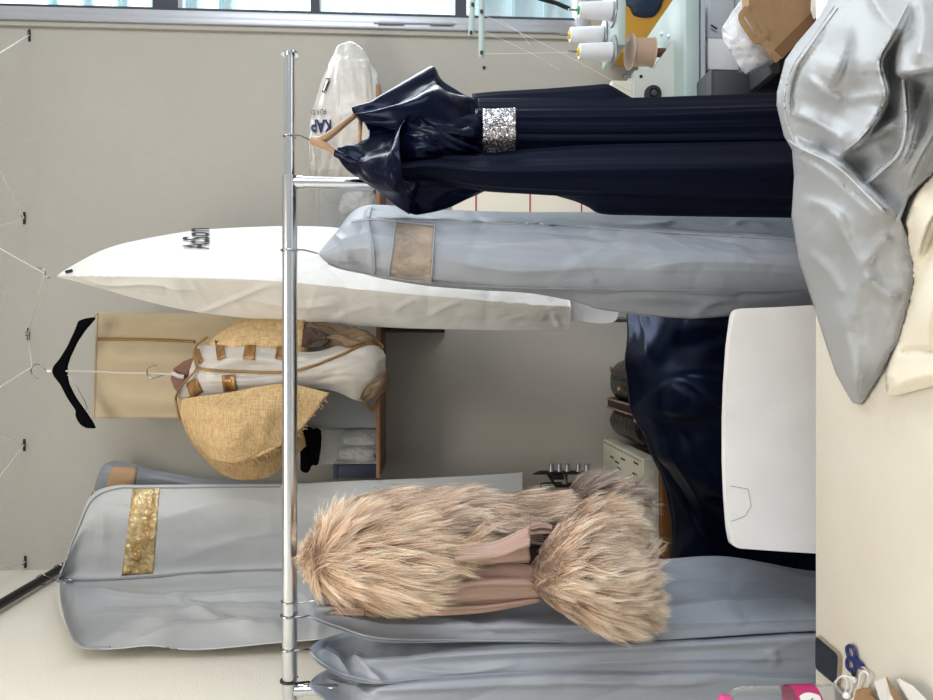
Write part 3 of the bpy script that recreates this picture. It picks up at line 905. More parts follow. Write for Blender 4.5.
# ivory satin front
sf = Sheet([[(194, 347, yj), (193, 358, yj - 0.03), (190, 372, yj - 0.04), (183, 386, yj - 0.03), (177, 397, yj)], [(215, 345, yj - 0.02), (214, 358, yj - 0.06), (212, 372, yj - 0.065), (208, 384, yj - 0.06), (204, 396, yj - 0.03)],
            [(250, 345, yj - 0.03), (250, 358, yj - 0.07), (250, 372, yj - 0.06), (250, 382, yj - 0.07), (248, 394, yj - 0.04)], [(285, 350, yj - 0.03), (285, 360, yj - 0.06), (285, 372, yj - 0.06), (285, 382, yj - 0.06), (282, 394, yj - 0.04)],
            [(312, 352, yj - 0.02), (315, 358, yj - 0.05), (318, 368, yj - 0.06), (318, 380, yj - 0.05), (312, 390, yj - 0.03)], [(340, 346, yj), (345, 352, yj - 0.04), (348, 362, yj - 0.06), (346, 376, yj - 0.06), (335, 392, yj - 0.03)],
            [(365, 342, yj), (372, 350, yj - 0.03), (374, 362, yj - 0.05), (370, 380, yj - 0.05), (352, 399, yj - 0.02)], [(378, 345, yj), (384, 352, yj - 0.01), (387, 364, yj - 0.02), (384, 382, yj - 0.02), (362, 401, yj)]],
           80, 60, disp=lambda a, b, G: 0.018 * fbm(a * 4, b * 4, 41) + 0.012 * (crease(a * 3, b * 3, 42) - .25))
sf.build('satin_front', m_satin, jt, thick=0.03, edge=0.003)
# left burlap lapel, wide and curled
lp = Sheet([[(182, 399, yj - 0.03), (200, 396, yj - 0.06), (230, 392, yj - 0.075), (262, 386, yj - 0.08), (290, 384, yj - 0.08), (330, 393, yj - 0.075)],
            [(180, 412, yj - 0.03), (200, 408, yj - 0.08), (230, 404, yj - 0.10), (260, 400, yj - 0.10), (288, 398, yj - 0.10), (322, 402, yj - 0.08)],
            [(185, 428, yj - 0.03), (204, 424, yj - 0.08), (230, 420, yj - 0.11), (258, 416, yj - 0.11), (282, 412, yj - 0.10), (312, 416, yj - 0.08)],
            [(192, 440, yj - 0.03), (208, 440, yj - 0.08), (232, 438, yj - 0.11), (256, 434, yj - 0.11), (278, 428, yj - 0.10), (302, 428, yj - 0.08)],
            [(203, 452, yj - 0.03), (216, 456, yj - 0.07), (234, 458, yj - 0.09), (256, 454, yj - 0.09), (276, 446, yj - 0.085), (292, 438, yj - 0.07)],
            [(207, 456, yj - 0.02), (218, 461, yj - 0.06), (234, 463, yj - 0.08), (256, 458, yj - 0.08), (276, 449, yj - 0.075), (293, 440, yj - 0.06)]], 60, 70, disp=wv(0.012, 37))
lp.build('lapel', m_burlap, jt, thick=0.012, edge=0.003)
rag = MB()
rnd = random.Random(4)
for q in lp.path([(184, 420), (190, 437), (203, 452), (218, 461), (234, 463), (256, 458), (276, 449), (293, 440), (304, 426), (314, 412), (326, 398)], 120, 0.002):
    dvec = Vector((rnd.uniform(-1, 1), rnd.uniform(-0.6, 0), rnd.uniform(-1, 0.4))) * 0.010
    rag.tube([q, q + dvec * 0.5, q + dvec + Vector((0, 0, -0.002))], 0.0007, 4)
rag.build('frayed_edge', m_burlap, jt)
org = Sheet([[(300, 345, yj + 0.02), (302, 336, yj), (304, 328, yj + 0.02), (306, 322, yj + 0.04)], [(318, 345, yj), (320, 336, yj - 0.02), (322, 328, yj), (322, 322, yj + 0.03)], [(340, 348, yj), (342, 338, yj - 0.03), (346, 331, yj - 0.01), (348, 327, yj + 0.03)],
             [(360, 350, yj), (362, 342, yj - 0.03), (364, 334, yj - 0.01), (364, 330, yj + 0.03)], [(378, 350, yj), (379, 345, yj), (378, 340, yj), (376, 337, yj + 0.02)]], 40, 30, disp=wv(0.02, 45, 5, 5))
org.build('organza_frill', m_organza, jt, thick=0.02, edge=0.002)
Sheet([[(301, 347, yj - 0.02), (302, 338, yj - 0.025), (303, 329, yj - 0.02)], [(309, 348, yj - 0.025), (311, 338, yj - 0.03), (310, 327, yj - 0.025)], [(318, 347, yj - 0.025), (322, 340, yj - 0.03), (318, 329, yj - 0.025)], [(324, 347, yj - 0.02), (330, 342, yj - 0.02), (330, 335, yj - 0.02)]], 24, 20, disp=wv(0.01, 49, 5, 5)).build('dark_lining', m_brown_in, jt, thick=0.01, edge=0.002)
og2 = Sheet([[(386, 368, yj - 0.02), (380, 376, yj - 0.06), (366, 386, yj - 0.06), (360, 398, yj - 0.04)], [(389, 372, yj - 0.01), (386, 382, yj - 0.05), (374, 392, yj - 0.05), (362, 401, yj - 0.02)], [(389, 384, yj), (385, 392, yj - 0.03), (376, 396, yj - 0.03), (364, 402, yj - 0.01)]], 24, 24, disp=wv(0.008, 47))
og2.build('organza_frill', m_organza, jt, thick=0.015, edge=0.002)
MB().tube(sf.path([(197, 368), (215, 370), (250, 372), (285, 372), (310, 367), (335, 358), (360, 347), (376, 343), (383, 347)], 70, 0.003), 0.0036, 8).build('gold_piping', m_gold, jt)
MB().tube(smooth_path([P(207, 337, yj - 0.01), P(197, 345, yj - 0.03), (P(194, 355, yj - 0.05)), P(197, 368, yj - 0.06)], 24), 0.0036, 8).build('gold_piping', m_gold, jt)
MB().tube(smooth_path([P(196, 370, yj - 0.06), P(186, 381, yj - 0.055), P(177, 394, yj - 0.02), P(176, 402, yj), P(180, 420, yj - 0.02)], 30), 0.003, 8).build('gold_piping', m_gold, jt)
MB().tube(smooth_path([P(366, 402, yj + 0.1), P(372, 410, yj + 0.12), P(376, 400, yj + 0.12), P(380, 390, yj + 0.1)], 30) , 0.0042, 8).build('gold_piping', m_gold, jt)
for q in (((195, 350), (199, 349), (204, 362), (199, 364)), ((215, 340.5), (223, 339), (226, 358), (218, 361)), ((246, 341), (256, 341), (255, 360), (243, 359)), ((277, 347), (285, 348), (284, 360), (275, 359)),
          ((187, 383), (197, 378), (203, 391), (192, 399)), ((222, 376), (235, 375), (237, 390), (224, 391))):
    g, f = sf.patch(q, 10, 10, 0.004)
    slab_patch(g, f, (0, 0.002, 0), 'gold_patch', m_gold_satin, jt)

# ------------------------------------------------------------------ large grey cover on the wall rod, and the one behind it
yz, yl = 2.03, 1.52
def g2row(ur, vr, uz, vz, ul, vl):
    yr = 1.97
    r = []
    for q in (0, 0.33, 0.66):
        r.append((ur + (uz - ur) * q, vr + (vz - vr) * q, yr + (yz - yr) * q - 0.06 * math.sin(PI * (0.1 + q * 0.9))))
    r.append((uz, vz, yz - 0.06))
    for q in (0.33, 0.66, 1.0):
        r.append((uz + (ul - uz) * q, vz + (vl - vz) * q, (yz - 0.06) + (yl - yz + 0.06) * q))
    return r
g2 = Sheet([g2row(59, 577, 57.8, 580, 59, 584), g2row(66, 556, 60, 580.5, 60.5, 603), g2row(77, 527, 66, 580.5, 68, 630), g2row(90, 497, 78, 580.5, 80, 647), g2row(112, 486, 100, 580, 106, 649.5), g2row(150, 485, 150, 578, 152, 647), g2row(200, 484.5, 200, 574, 200, 650),
            g2row(280, 484, 280, 571, 280, 643), g2row(350, 481, 350, 570, 350, 638), g2row(430, 478, 430, 569, 430, 634), g2row(500, 474, 500, 568, 500, 630), g2row(523, 472.5, 523, 568, 523, 629)],
           200, 120, disp=lambda a, b, G: (0.0035 * wrk(G[..., 0] * 7 + G[..., 1] * 6, G[..., 2] * 6, 52) + 0.0015 * wrk(G[..., 0] * 18 + G[..., 1] * 16, G[..., 2] * 14, 57) + np.where(a > 0.5, 0.035 * fbm(a * 3, b * 5, 54) * np.clip((a - 0.5) * 6, 0, 1), 0.012 * fbm(a * 3, b * 5, 55))) * np.clip(np.minimum(a, 1 - a) * 8, 0, 1) + px_folds(G, [([(60, 581), (150, 577), (280, 571), (400, 569), (522, 568)], 0.005, 9, 9), ([(70, 590), (130, 603), (200, 598), (280, 590)], 0.014, 14, 9), ([(78, 615), (150, 620), (230, 610), (290, 612)], 0.014, 12, 12), ([(134, 642), (190, 632), (260, 630), (290, 626)], 0.016, 12, 8), ([(165, 600), (220, 622), (262, 634)], 0.010, 12, 10), ([(140, 525), (230, 500), (284, 507)], 0.005, 12, 12), ([(170, 562), (230, 540), (284, 530)], 0.005, 12, 10), ([(100, 495), (104, 530), (98, 570)], 0.005, 10, 10), ([(320, 500), (400, 490), (515, 488)], 0.006, 10, 8), ([(300, 590), (318, 620), (316, 640)], 0.01, 8, 8)]))
g2.G[..., 0] = np.maximum(g2.G[..., 0], XL + 0.006 + 0.012 * (1 - g2.a)); g2.normals()
gt = thing('garment_cover', 'large grey garment cover with a gold clear window hanging from the black wall rod', 'garment bag', P(58, 580, yz))
g2.build('cover', m_peva_lt, gt, thick=0.02, edge=0.004, dir=(-0.05, 1, 0))
g, f = g2.patch(((133, 488), (159.5, 488), (153, 573.5), (122, 576)), 14, 24, 0.003)
slab_patch(g, f, (0, 0.002, 0), 'clear_window', m_foil, gt)
zp_ = MB().tube(g2.path([(60, 580.5), (100, 580), (150, 577.5), (200, 573.5), (280, 570.5), (400, 569), (520, 568)], 110, 0.003), 0.0036, 8).build('zip', m_peva_dk, gt)
MB().tube(g2.path([(60, 578), (68, 556), (80, 527), (93, 500), (116, 489), (150, 488), (280, 487)], 70, 0.002), 0.002, 6).build('piping', m_peva_dk, gt)
MB().tube(g2.path([(60, 584), (62, 603), (71, 629), (83, 646), (110, 648)], 50, 0.002), 0.002, 6).build('piping', m_peva_dk, gt)
MB().bx(P(64, 581, 1.955), P(72, 579.2, 1.95), 0.0005).build('zip_pull', m_chrome, zp_)
yhk = 2.02
ring = [Vector((xr + 0.0155 * math.cos(a), yhk, zrod + 0.0155 * math.sin(a))) for a in np.linspace(-0.9, 3.9, 18)]
MB().tube(ring + [P(57, 582, yhk)] if False else [P(58, 581, 1.99)] + ring, 0.0014, 8).build('hook', m_wire, gt)

g3 = Sheet([[(94, 490, 2.09), (97, 478, 2.07), (101, 468, 2.07), (106, 463, 2.09)], [(104, 496, 2.09), (106, 480, 2.06), (110, 467, 2.06), (116, 461, 2.09)], [(130, 496, 2.09), (131, 484, 2.06), (133, 472, 2.06), (136, 465, 2.09)], [(160, 496, 2.1), (161, 486, 2.08), (162, 478, 2.08), (164, 472, 2.1)],
            [(240, 498, 2.1), (240, 492, 2.08), (240, 486, 2.08), (240, 481, 2.1)], [(420, 500, 2.1), (420, 492, 2.08), (420, 486, 2.08), (420, 482, 2.1)]], 60, 24, disp=wv(0.006, 61))
g3t = thing('garment_cover', 'darker grey garment cover with tan window, mostly hidden behind the large grey cover', 'garment bag', P(95, 490, 2.1))
g3.build('cover', m_peva_dk, g3t, thick=0.02, edge=0.003)
g, f = g3.patch(((112, 467), (137, 467.5), (134, 490), (105, 490)), 10, 10, 0.003)
slab_patch(g, f, (0, 0.001, 0), 'clear_window', m_tan_seen, g3t)
MB().tube([Vector((xr + 0.0155 * math.cos(a), 2.11, zrod + 0.0155 * math.sin(a))) for a in np.linspace(3.9, -0.9, 18)] + [P(93, 492, 2.11)], 0.0014, 8).build('hook', m_wire, g3t)

# ------------------------------------------------------------------ navy dress on wooden hanger
yd = YR
wh = thing('coat_hanger', 'light wooden hanger on the chrome rail holding the navy dress', 'hanger', P(315, 140, yd))
def arm_tube(l, r): return MB().tube(smooth_path([P(u, v, y) for u, v, y in l], 20), r, 10)
arm_tube([(314, 141, yd - 0.005), (322, 140, yd - 0.01), (335, 131, yd - 0.01), (350, 119, yd + 0.01), (372, 104, yd + 0.05)], [0.0085 - 0.0002 * i for i in range(20)]).build('arm', m_wood, wh)
arm_tube([(313, 141, yd - 0.005), (320, 143.5, yd - 0.015), (328, 147, yd - 0.02), (336, 152, yd - 0.025), (344, 156, yd - 0.03)], [0.0085 - 0.0002 * i for i in range(20)]).build('arm', m_wood, wh)
MB().tube([P(361, 112, yd + 0.03), P(360, 128, yd - 0.0), P(359, 146, yd - 0.03)], 0.0042, 10).build('trouser_bar', m_wood, wh)
hook_on_rail(136.5, 313, 141, yd).build('hook', m_wire, wh)

dr = thing('evening_dress', 'long navy satin dress with silver sequin belt hanging from the chrome rail', 'dress', P(350, 140, yd))
bd = Sheet([[(362, 118, yd + 0.02), (366, 126, yd), (368, 134, yd - 0.02), (366, 145, yd - 0.05)], [(385, 108, yd + 0.02), (388, 122, yd - 0.02), (390, 136, yd - 0.03), (388, 152, yd - 0.05)], [(412, 103, yd + 0.02), (412, 118, yd - 0.04), (412, 136, yd - 0.05), (412, 156, yd - 0.05)],
            [(440, 100, yd + 0.02), (440, 118, yd - 0.05), (440, 136, yd - 0.06), (440, 158, yd - 0.04)], [(465, 101, yd + 0.02), (465, 118, yd - 0.045), (465, 136, yd - 0.055), (465, 157, yd - 0.03)], [(486, 106, yd + 0.02), (486, 120, yd - 0.035), (486, 136, yd - 0.04), (486, 154, yd - 0.0)]], 60, 50,
           disp=lambda a, b, G: 0.014 * fbm(a * 3, b * 4, 71) + 0.010 * (crease(a * 3, b * 3, 72) - .25) * 2)
bd.build('bodice', m_navy, dr, thick=0.07, edge=0.004)
rc = Sheet([[(353, 113, yd + 0.02), (355, 114, yd + 0.01), (357, 117, yd), (361, 121, yd - 0.01)], [(371, 103, yd + 0.03), (374, 107, yd + 0.005), (377, 114, yd - 0.02), (378, 125, yd - 0.03)], [(397, 86, yd + 0.05), (399, 96, yd), (398, 110, yd - 0.04), (394, 129, yd - 0.05)],
            [(422, 71, yd + 0.07), (422, 86, yd + 0.01), (420, 106, yd - 0.05), (416, 130, yd - 0.06)], [(434, 66.5, yd + 0.08), (436, 82, yd + 0.02), (437, 104, yd - 0.05), (440, 132, yd - 0.07)], [(442, 80, yd + 0.07), (446, 92, yd + 0.01), (452, 110, yd - 0.05), (462, 136, yd - 0.07)],
            [(456, 89.5, yd + 0.05), (460, 100, yd), (467, 114, yd - 0.05), (474, 138, yd - 0.06)], [(470, 98, yd + 0.03), (474, 106, yd - 0.01), (480, 120, yd - 0.04), (483, 140, yd - 0.05)]], 70, 50,
           disp=lambda a, b, G: (0.012 * np.sin(a * 9 + b * 5 + 3 * fbm(a * 2, b * 2, 75)) + 0.01 * fbm(a * 4, b * 4, 76)) * np.clip(np.minimum(a, 1 - a) * 6, 0, 1))
rc.build('cape_sleeve', m_navy, dr, thick=0.03, edge=0.003)
lb = Sheet([[(390, 130, yd - 0.01), (390, 160, yd - 0.02), (391, 185, yd - 0.0), (397, 205, yd - 0.03)], [(406, 140, yd - 0.03), (406, 165, yd - 0.03), (407, 190, yd - 0.02), (413, 214, yd - 0.04)], [(424, 140, yd - 0.06), (424, 165, yd - 0.05), (424, 190, yd - 0.03), (424, 213.5, yd - 0.02)], [(448, 140, yd - 0.06), (448, 165, yd - 0.06), (448, 188, yd - 0.03), (448, 208, yd)], [(468, 142, yd - 0.05), (468, 165, yd - 0.06), (468, 184, yd - 0.03), (469, 198, yd)], [(486, 146, yd - 0.04), (486, 165, yd - 0.05), (486, 180, yd - 0.03), (486, 190, yd)]], 40, 40, disp=wv(0.012, 78))
lb.build('cape_sleeve', m_navy, dr, thick=0.03, edge=0.003)
lc = Sheet([[(336, 153.5, yd - 0.05), (336, 154, yd - 0.06), (336, 155, yd - 0.065), (336, 156, yd - 0.06), (337, 157, yd - 0.055)], [(348, 147, yd - 0.04), (348, 153, yd - 0.07), (348, 160, yd - 0.085), (348, 166, yd - 0.08), (348, 171, yd - 0.06)],
            [(361, 141, yd - 0.03), (362, 150, yd - 0.08), (363, 161, yd - 0.10), (363, 171, yd - 0.09), (362, 179, yd - 0.06)], [(382, 133, yd - 0.03), (382, 148, yd - 0.09), (382, 164, yd - 0.12), (382, 181, yd - 0.11), (382, 194.5, yd - 0.06)],
            [(397, 128, yd - 0.03), (394, 147, yd - 0.11), (393, 166, yd - 0.14), (394, 188, yd - 0.13), (397, 206.5, yd - 0.06)], [(412, 109.5, yd - 0.03), (403, 138, yd - 0.12), (402, 164, yd - 0.15), (403, 192, yd - 0.13), (410, 214.5, yd - 0.06)]], 60, 60,
           disp=lambda a, b, G: (0.012 * np.sin(b * 8 + a * 4 + 2.5 * fbm(a * 2, b * 2, 81)) * (1 - a * 0.3) + 0.012 * fbm(a * 4, b * 4, 83)) * np.clip(np.minimum(a, 1 - a) * 6, 0, 1))
lc.build('cowl_collar', m_navy, dr, thick=0.02, edge=0.003)
c2 = Sheet([[(398, 112, yd - 0.0), (396, 124, yd - 0.04), (394, 140, yd - 0.06), (393, 160, yd - 0.07)], [(410, 111, yd - 0.02), (408, 123, yd - 0.06), (406, 139, yd - 0.08), (405, 158, yd - 0.09)], [(420, 116, yd - 0.05), (424, 126, yd - 0.09), (424, 140, yd - 0.10), (420, 158, yd - 0.10)], [(436, 126, yd - 0.06), (444, 136, yd - 0.09), (446, 146, yd - 0.09), (440, 158, yd - 0.08)], [(455, 138, yd - 0.06), (464, 146, yd - 0.08), (468, 152, yd - 0.07), (462, 160, yd - 0.06)], [(478, 150, yd - 0.05), (482, 153, yd - 0.05), (484, 156, yd - 0.04), (482, 160, yd - 0.03)]], 40, 40, disp=wv(0.016, 85))
c2.build('cowl_fold', m_navy, dr, thick=0.02, edge=0.003)
def pleat(amp, k, seed):
    def d(a, b, G):
        t = a * k * 0.32 + 0.35 * fbm(a * 2, b * 2.2, seed)
        f_ = ridge(t, b * 0.5, seed) ** 2 - 0.4 + 0.5 * fbm(a * k * 0.9, b * 1.2, seed + 3)
        return 1.3 * amp * f_ * (0.55 + 0.45 * b) * np.clip(np.minimum(a, 1 - a) * 7, 0, 1)
    return d
sC = Sheet([[(u, v0 + (v1 - v0) * q, yd - 0.005 - 0.05 * math.sin(PI * (0.1 + 0.8 * q))) for q in (0, .25, .5, .75, 1)] for (u, v0, v1) in ((545, 178, 192), (575, 178, 199.5), (590, 178, 206), (604, 178, 213.5), (640, 178, 215), (720, 178, 216.5), (800, 178, 217.5), (870, 178, 218), (940, 178, 218))], 70, 40, disp=pleat(0.006, 11, 195))
sC.build('skirt_panel', m_navy_skirt, dr, thick=0.04, edge=0.003)
sD = Sheet([[(u, v0 + (v1 - v0) * q, yd + 0.03 - 0.03 * math.sin(PI * (0.1 + 0.8 * q))) for q in (0, .33, .67, 1)] for (u, v0, v1) in ((472, 93.5, 130), (500, 91, 130), (545, 88.5, 130), (585, 85.5, 130), (605, 84, 130), (612, 86, 130), (624, 93, 130), (636, 100, 130), (648, 108, 130))], 50, 30, disp=pleat(0.005, 9, 197))
sD.build('overskirt', m_navy_skirt, dr, thick=0.02, edge=0.003)
sB = Sheet([[(u, v0 + (v1 - v0) * q, yd + 0.03 - 0.07 * math.sin(PI * (0.12 + 0.76 * q))) for q in (0, .2, .4, .6, .8, 1)] for (u, v0, v1) in ((478, 98, 156), (500, 98, 157), (545, 98, 158), (634, 97.5, 158), (700, 95.5, 158), (775, 93, 158), (850, 92, 160), (940, 90, 160))], 90, 70, disp=pleat(0.010, 22, 91))
sB.build('skirt', m_navy_skirt, dr, thick=0.06, edge=0.003)
sA = Sheet([[(u, v0 + (v1 - v0) * q, yd - 0.03 - 0.08 * math.sin(PI * (0.1 + 0.8 * q))) for q in (0, .2, .4, .6, .8, 1)] for (u, v0, v1) in ((388, 160, 176), (405, 158, 178), (430, 152, 180), (482, 153, 189.5), (540, 148, 194), (600, 144.5, 197), (700, 142.5, 200), (800, 141, 202), (870, 140, 203), (940, 139, 204))], 90, 60, disp=pleat(0.009, 15, 95))
sA.build('skirt_panel', m_navy_skirt, dr, thick=0.06, edge=0.003)
sx = Sheet([[(u, v0 + (v1 - v0) * q, yd - 0.028 - 0.052 * math.sin(PI * (0.1 + 0.8 * q))) for q in (0, .33, .67, 1)] for (u, v0, v1) in ((483, 108.5, 154), (494, 108.5, 154), (505, 108, 153.5), (516, 107.5, 153))], 20, 40, disp=wv(0.004, 97))
sx.build('sequin_belt', m_sequin, dr, thick=0.01, edge=0.003)

# ------------------------------------------------------------------ grey cover with fur window next to the dress
def g1row(u, v0, vg, vc, v1):
    y0 = YR
    return [(u, v0, y0 + 0.07), (u, vg, y0 - 0.045), (u, vg + (vc - vg) * .33, y0 - 0.075), (u, vg + (vc - vg) * .66, y0 - 0.075), (u, vc, y0 - 0.05), (u, v1, y0 + 0.05)]
def tip(u, v0, v1):
    y0 = YR; k = min(1, max(0.1, (v1 - v0) / 70.0))
    return [(u, v0 + (v1 - v0) * q, y0 + k * d) for q, d in ((0, 0.05), (.22, -0.03), (.4, -0.065), (.6, -0.07), (.8, -0.045), (1, 0.03))]
g1 = Sheet([tip(320, 252, 256), tip(326, 244, 262), tip(338, 230, 267), tip(350, 214, 271), tip(364, 206, 274), g1row(385, 205, 220, 270, 279), g1row(430, 209, 222, 279, 286), g1row(480, 211, 223, 284, 290), g1row(530, 212, 224.5, 286, 293), g1row(580, 212, 227, 287, 302), g1row(640, 213, 231, 288, 312), g1row(690, 214, 234, 288, 317), g1row(740, 216, 237, 288, 315), g1row(800, 218, 240, 289, 312), g1row(880, 219, 242, 290, 312), g1row(960, 220, 243, 290, 312)],
           230, 100, lincol=0.6, disp=lambda a, b, G: bag_disp(0.0035, 101, 4, 8, 0.014)(a, b, G) + px_folds(G, [([(371, 207), (368, 222), (372, 250), (374, 273)], 0.006, 6, 8), ([(350, 222), (400, 221.5), (530, 225), (690, 234), (795, 240)], 0.005, 8, 3), ([(552, 292), (600, 297), (650, 293), (720, 297), (800, 291)], -0.008, 5, 4), ([(575, 299), (620, 307), (690, 313), (760, 306)], 0.010, 8, 8), ([(640, 268), (700, 262), (800, 266)], 0.006, 10, 12), ([(450, 262), (520, 270), (600, 266)], 0.005, 10, 12), ([(500, 245), (570, 240), (640, 246)], 0.003, 10, 10), ([(640, 222), (660, 226), (675, 219)], 0.005, 4, 4), ([(730, 226), (745, 222), (770, 228)], 0.005, 4, 4), ([(336, 235), (346, 245), (350, 262)], 0.006, 7, 7), ([(690, 314), (715, 300), (740, 296)], 0.006, 7, 7)]))
g1t = thing('garment_cover', 'grey garment cover with brown fur in its clear window, beside the navy dress', 'garment bag', P(320, 254, YR))
g1.build('cover', m_peva, g1t, thick=0.06, edge=0.004)
MB().tube(g1.path([(352, 222), (372, 220), (400, 221), (430, 222), (480, 223), (530, 224.5), (580, 227), (640, 231), (690, 234), (740, 237), (795, 240)], 90, 0.001), 0.0018, 6).build('seam', m_peva, g1t)
MB().tube(g1.path([(328, 263), (345, 269), (385, 276), (430, 281), (480, 285.5), (580, 288), (690, 289), (800, 290)], 90, 0.001), 0.0018, 6).build('seam', m_peva_dk, g1t)
MB().tube(g1.path([(372, 207), (369, 222), (372, 240), (375, 262), (374, 274)], 40, 0.001), 0.0012, 6).build('seam', m_peva, g1t)
g, f = g1.patch(((396, 222), (434.5, 226.5), (431, 282), (389, 275.5)), 16, 16, 0.0012)
slab_patch(g, f, (0, 0.001, 0), 'fur_behind_window', m_fur_seen, g1t)
g, f = g1.patch(((396, 222), (434.5, 226.5), (431, 282), (389, 275.5)), 16, 16, 0.004)
slab_patch(g, f, (0, 0.001, 0), 'clear_window', m_clear, g1t)
MB().tube(g1.path([(396, 222), (434.5, 226.5), (431, 282), (389, 275.5), (396, 222)], 60, 0.003) if False else g1.path([(396, 222), (415, 224.2), (434.5, 226.5)], 20, 0.003) + g1.path([(434.5, 226.5), (433, 254), (431, 282)], 20, 0.003) + g1.path([(431, 282), (410, 278.7), (389, 275.5)], 20, 0.003) + g1.path([(389, 275.5), (392.5, 249), (396, 222)], 20, 0.003), 0.0014, 6).build('window_edge', m_peva, g1t)
hook_on_rail(250.5, 321, 254, YR).build('hook', m_wire, g1t)

# ------------------------------------------------------------------ three grey covers at the rail's left end
def edgebag(label, hookv, rows, seed, fold, creases):
    t = thing('garment_cover', label, 'garment bag', P(312, hookv, YR), 'grey covers at the left end of the rail')
    s = Sheet(rows, 220, 110, lincol=0.75, disp=lambda a, b, G: px_folds(G, creases) + (0.0035 * wrk(G[..., 0] * 12, G[..., 2] * 5, seed) + 0.0012 * wrk(G[..., 0] * 30, G[..., 2] * 16, seed + 9) + fold * 0.6 * np.sin(a * 13 + 3 * fbm(a, b * 2, seed + 2)) * np.clip(b * 2, 0, 1)) * np.clip(np.minimum(a, 1 - a) * 8, 0, 1))
    s.build('cover', m_peva, t, thick=0.03, edge=0.004, dir=(-0.3, 0.95, 0))
    return t, s
def erow(u, vs_, ys_):
    return [(u, v, y) for v, y in zip(vs_, ys_)]
Y4 = (1.40, 1.35, 1.29, 1.205, 1.20)
t4, s4 = edgebag('grey cover hanging directly behind the fur coat, first of three at the rail end', 616, [
    erow(309, (612, 614, 616, 617, 618), (1.29, 1.285, 1.28, 1.275, 1.27)), erow(316, (602, 608, 613, 618, 621), (1.32, 1.30, 1.28, 1.25, 1.23)), erow(336, (590, 602, 612, 622, 629), (1.36, 1.33, 1.28, 1.23, 1.19)),
    erow(384, (572, 590, 608, 628, 642), (1.40, 1.35, 1.28, 1.21, 1.15)), erow(480, (566, 588, 608, 628, 642), Y4), erow(600, (560, 584, 606, 626, 643), Y4), erow(665, (559, 582, 604, 624, 640), Y4), erow(727, (557, 580, 602, 622, 636), Y4), erow(815, (571, 588, 603, 619, 631), Y4), erow(940, (575, 590, 603, 618, 628), Y4)], 111, 0.008, [([(560, 621), (660, 616), (740, 609), (814, 604)], 0.012, 5, 14), ([(660, 588), (730, 583), (815, 589)], 0.008, 8, 14), ([(665, 566), (727, 563), (800, 575)], 0.006, 6, 10), ([(320, 618), (345, 622), (384, 629), (480, 628), (600, 626)], 0.008, 4, 10), ([(384, 606), (440, 622), (500, 634)], 0.005, 8, 8)])
Y5 = (1.34, 1.30, 1.26, 1.185, 1.18)
t5, s5 = edgebag('grey cover between two grey covers at the rail end, second from the fur', 650, [
    erow(310, (648, 650, 651, 652, 654), (1.29, 1.285, 1.28, 1.275, 1.27)), erow(320, (640, 647, 653, 660, 665), (1.32, 1.30, 1.28, 1.25, 1.23)), erow(345, (632, 645, 658, 670, 678), (1.36, 1.33, 1.28, 1.22, 1.17)),
    erow(384, (618, 632, 645, 658, 684), (1.36, 1.31, 1.26, 1.19, 1.17)), erow(480, (615, 628, 640, 652, 676), Y5), erow(600, (615, 626, 636, 647, 673), Y5), erow(700, (614, 624, 634, 644, 673), Y5), erow(815, (608, 618, 628, 638, 678), Y5), erow(940, (608, 618, 628, 638, 680), Y5)], 113, 0.008, [([(345, 662), (384, 661), (480, 654), (600, 649), (814, 641)], 0.008, 8, 8), ([(560, 664), (680, 660), (814, 658)], 0.006, 6, 10), ([(318, 652), (332, 660), (352, 676)], 0.012, 6, 8), ([(352, 655), (372, 672), (384, 683)], 0.010, 7, 7), ([(400, 668), (460, 672), (520, 664)], 0.005, 6, 6), ([(770, 648), (775, 656), (774, 668)], 0.006, 5, 5)])
Y6 = (1.30, 1.27, 1.23, 1.165, 1.16)
t6, s6 = edgebag('grey cover closest to the left wall, last of three at the rail end', 681, [
    erow(310, (681, 683, 684, 686, 688), (1.29, 1.285, 1.28, 1.275, 1.27)), erow(320, (673, 680, 686, 692, 697), (1.32, 1.30, 1.28, 1.25, 1.22)), erow(345, (664, 676, 688, 700, 708), (1.34, 1.31, 1.27, 1.21, 1.16)),
    erow(400, (652, 663, 674, 686, 718), Y6), erow(500, (648, 658, 668, 679, 722), Y6), erow(600, (646, 656, 666, 676, 720), Y6), erow(700, (646, 656, 666, 676, 722), Y6), erow(815, (650, 660, 670, 681, 722), Y6), erow(940, (650, 660, 670, 681, 722), Y6)], 117, 0.008, [([(345, 692), (420, 688), (560, 682), (700, 680)], 0.008, 8, 8), ([(325, 680), (345, 688), (380, 700)], 0.008, 7, 8), ([(560, 678), (640, 684), (720, 681)], 0.006, 8, 8)])
hook_on_rail(615, 311, 616, YR, 0.0018).build('hook', m_wire, t4)
hook_on_rail(648, 311, 651, YR, 0.0016).build('hook', m_wire, t5)
hook_on_rail(680, 311, 684, YR, 0.002).build('hook', m_black, t6)
MB().tube(s4.path([(309, 617.5), (320, 621), (336, 627), (384, 640), (480, 640), (560, 641)], 60, 0.002), 0.0018, 6).build('seam', m_peva, t4)
MB().tube(s5.path([(311, 653), (322, 664), (345, 676), (384, 681), (480, 674), (560, 671)], 60, 0.002), 0.0018, 6).build('seam', m_peva, t5)

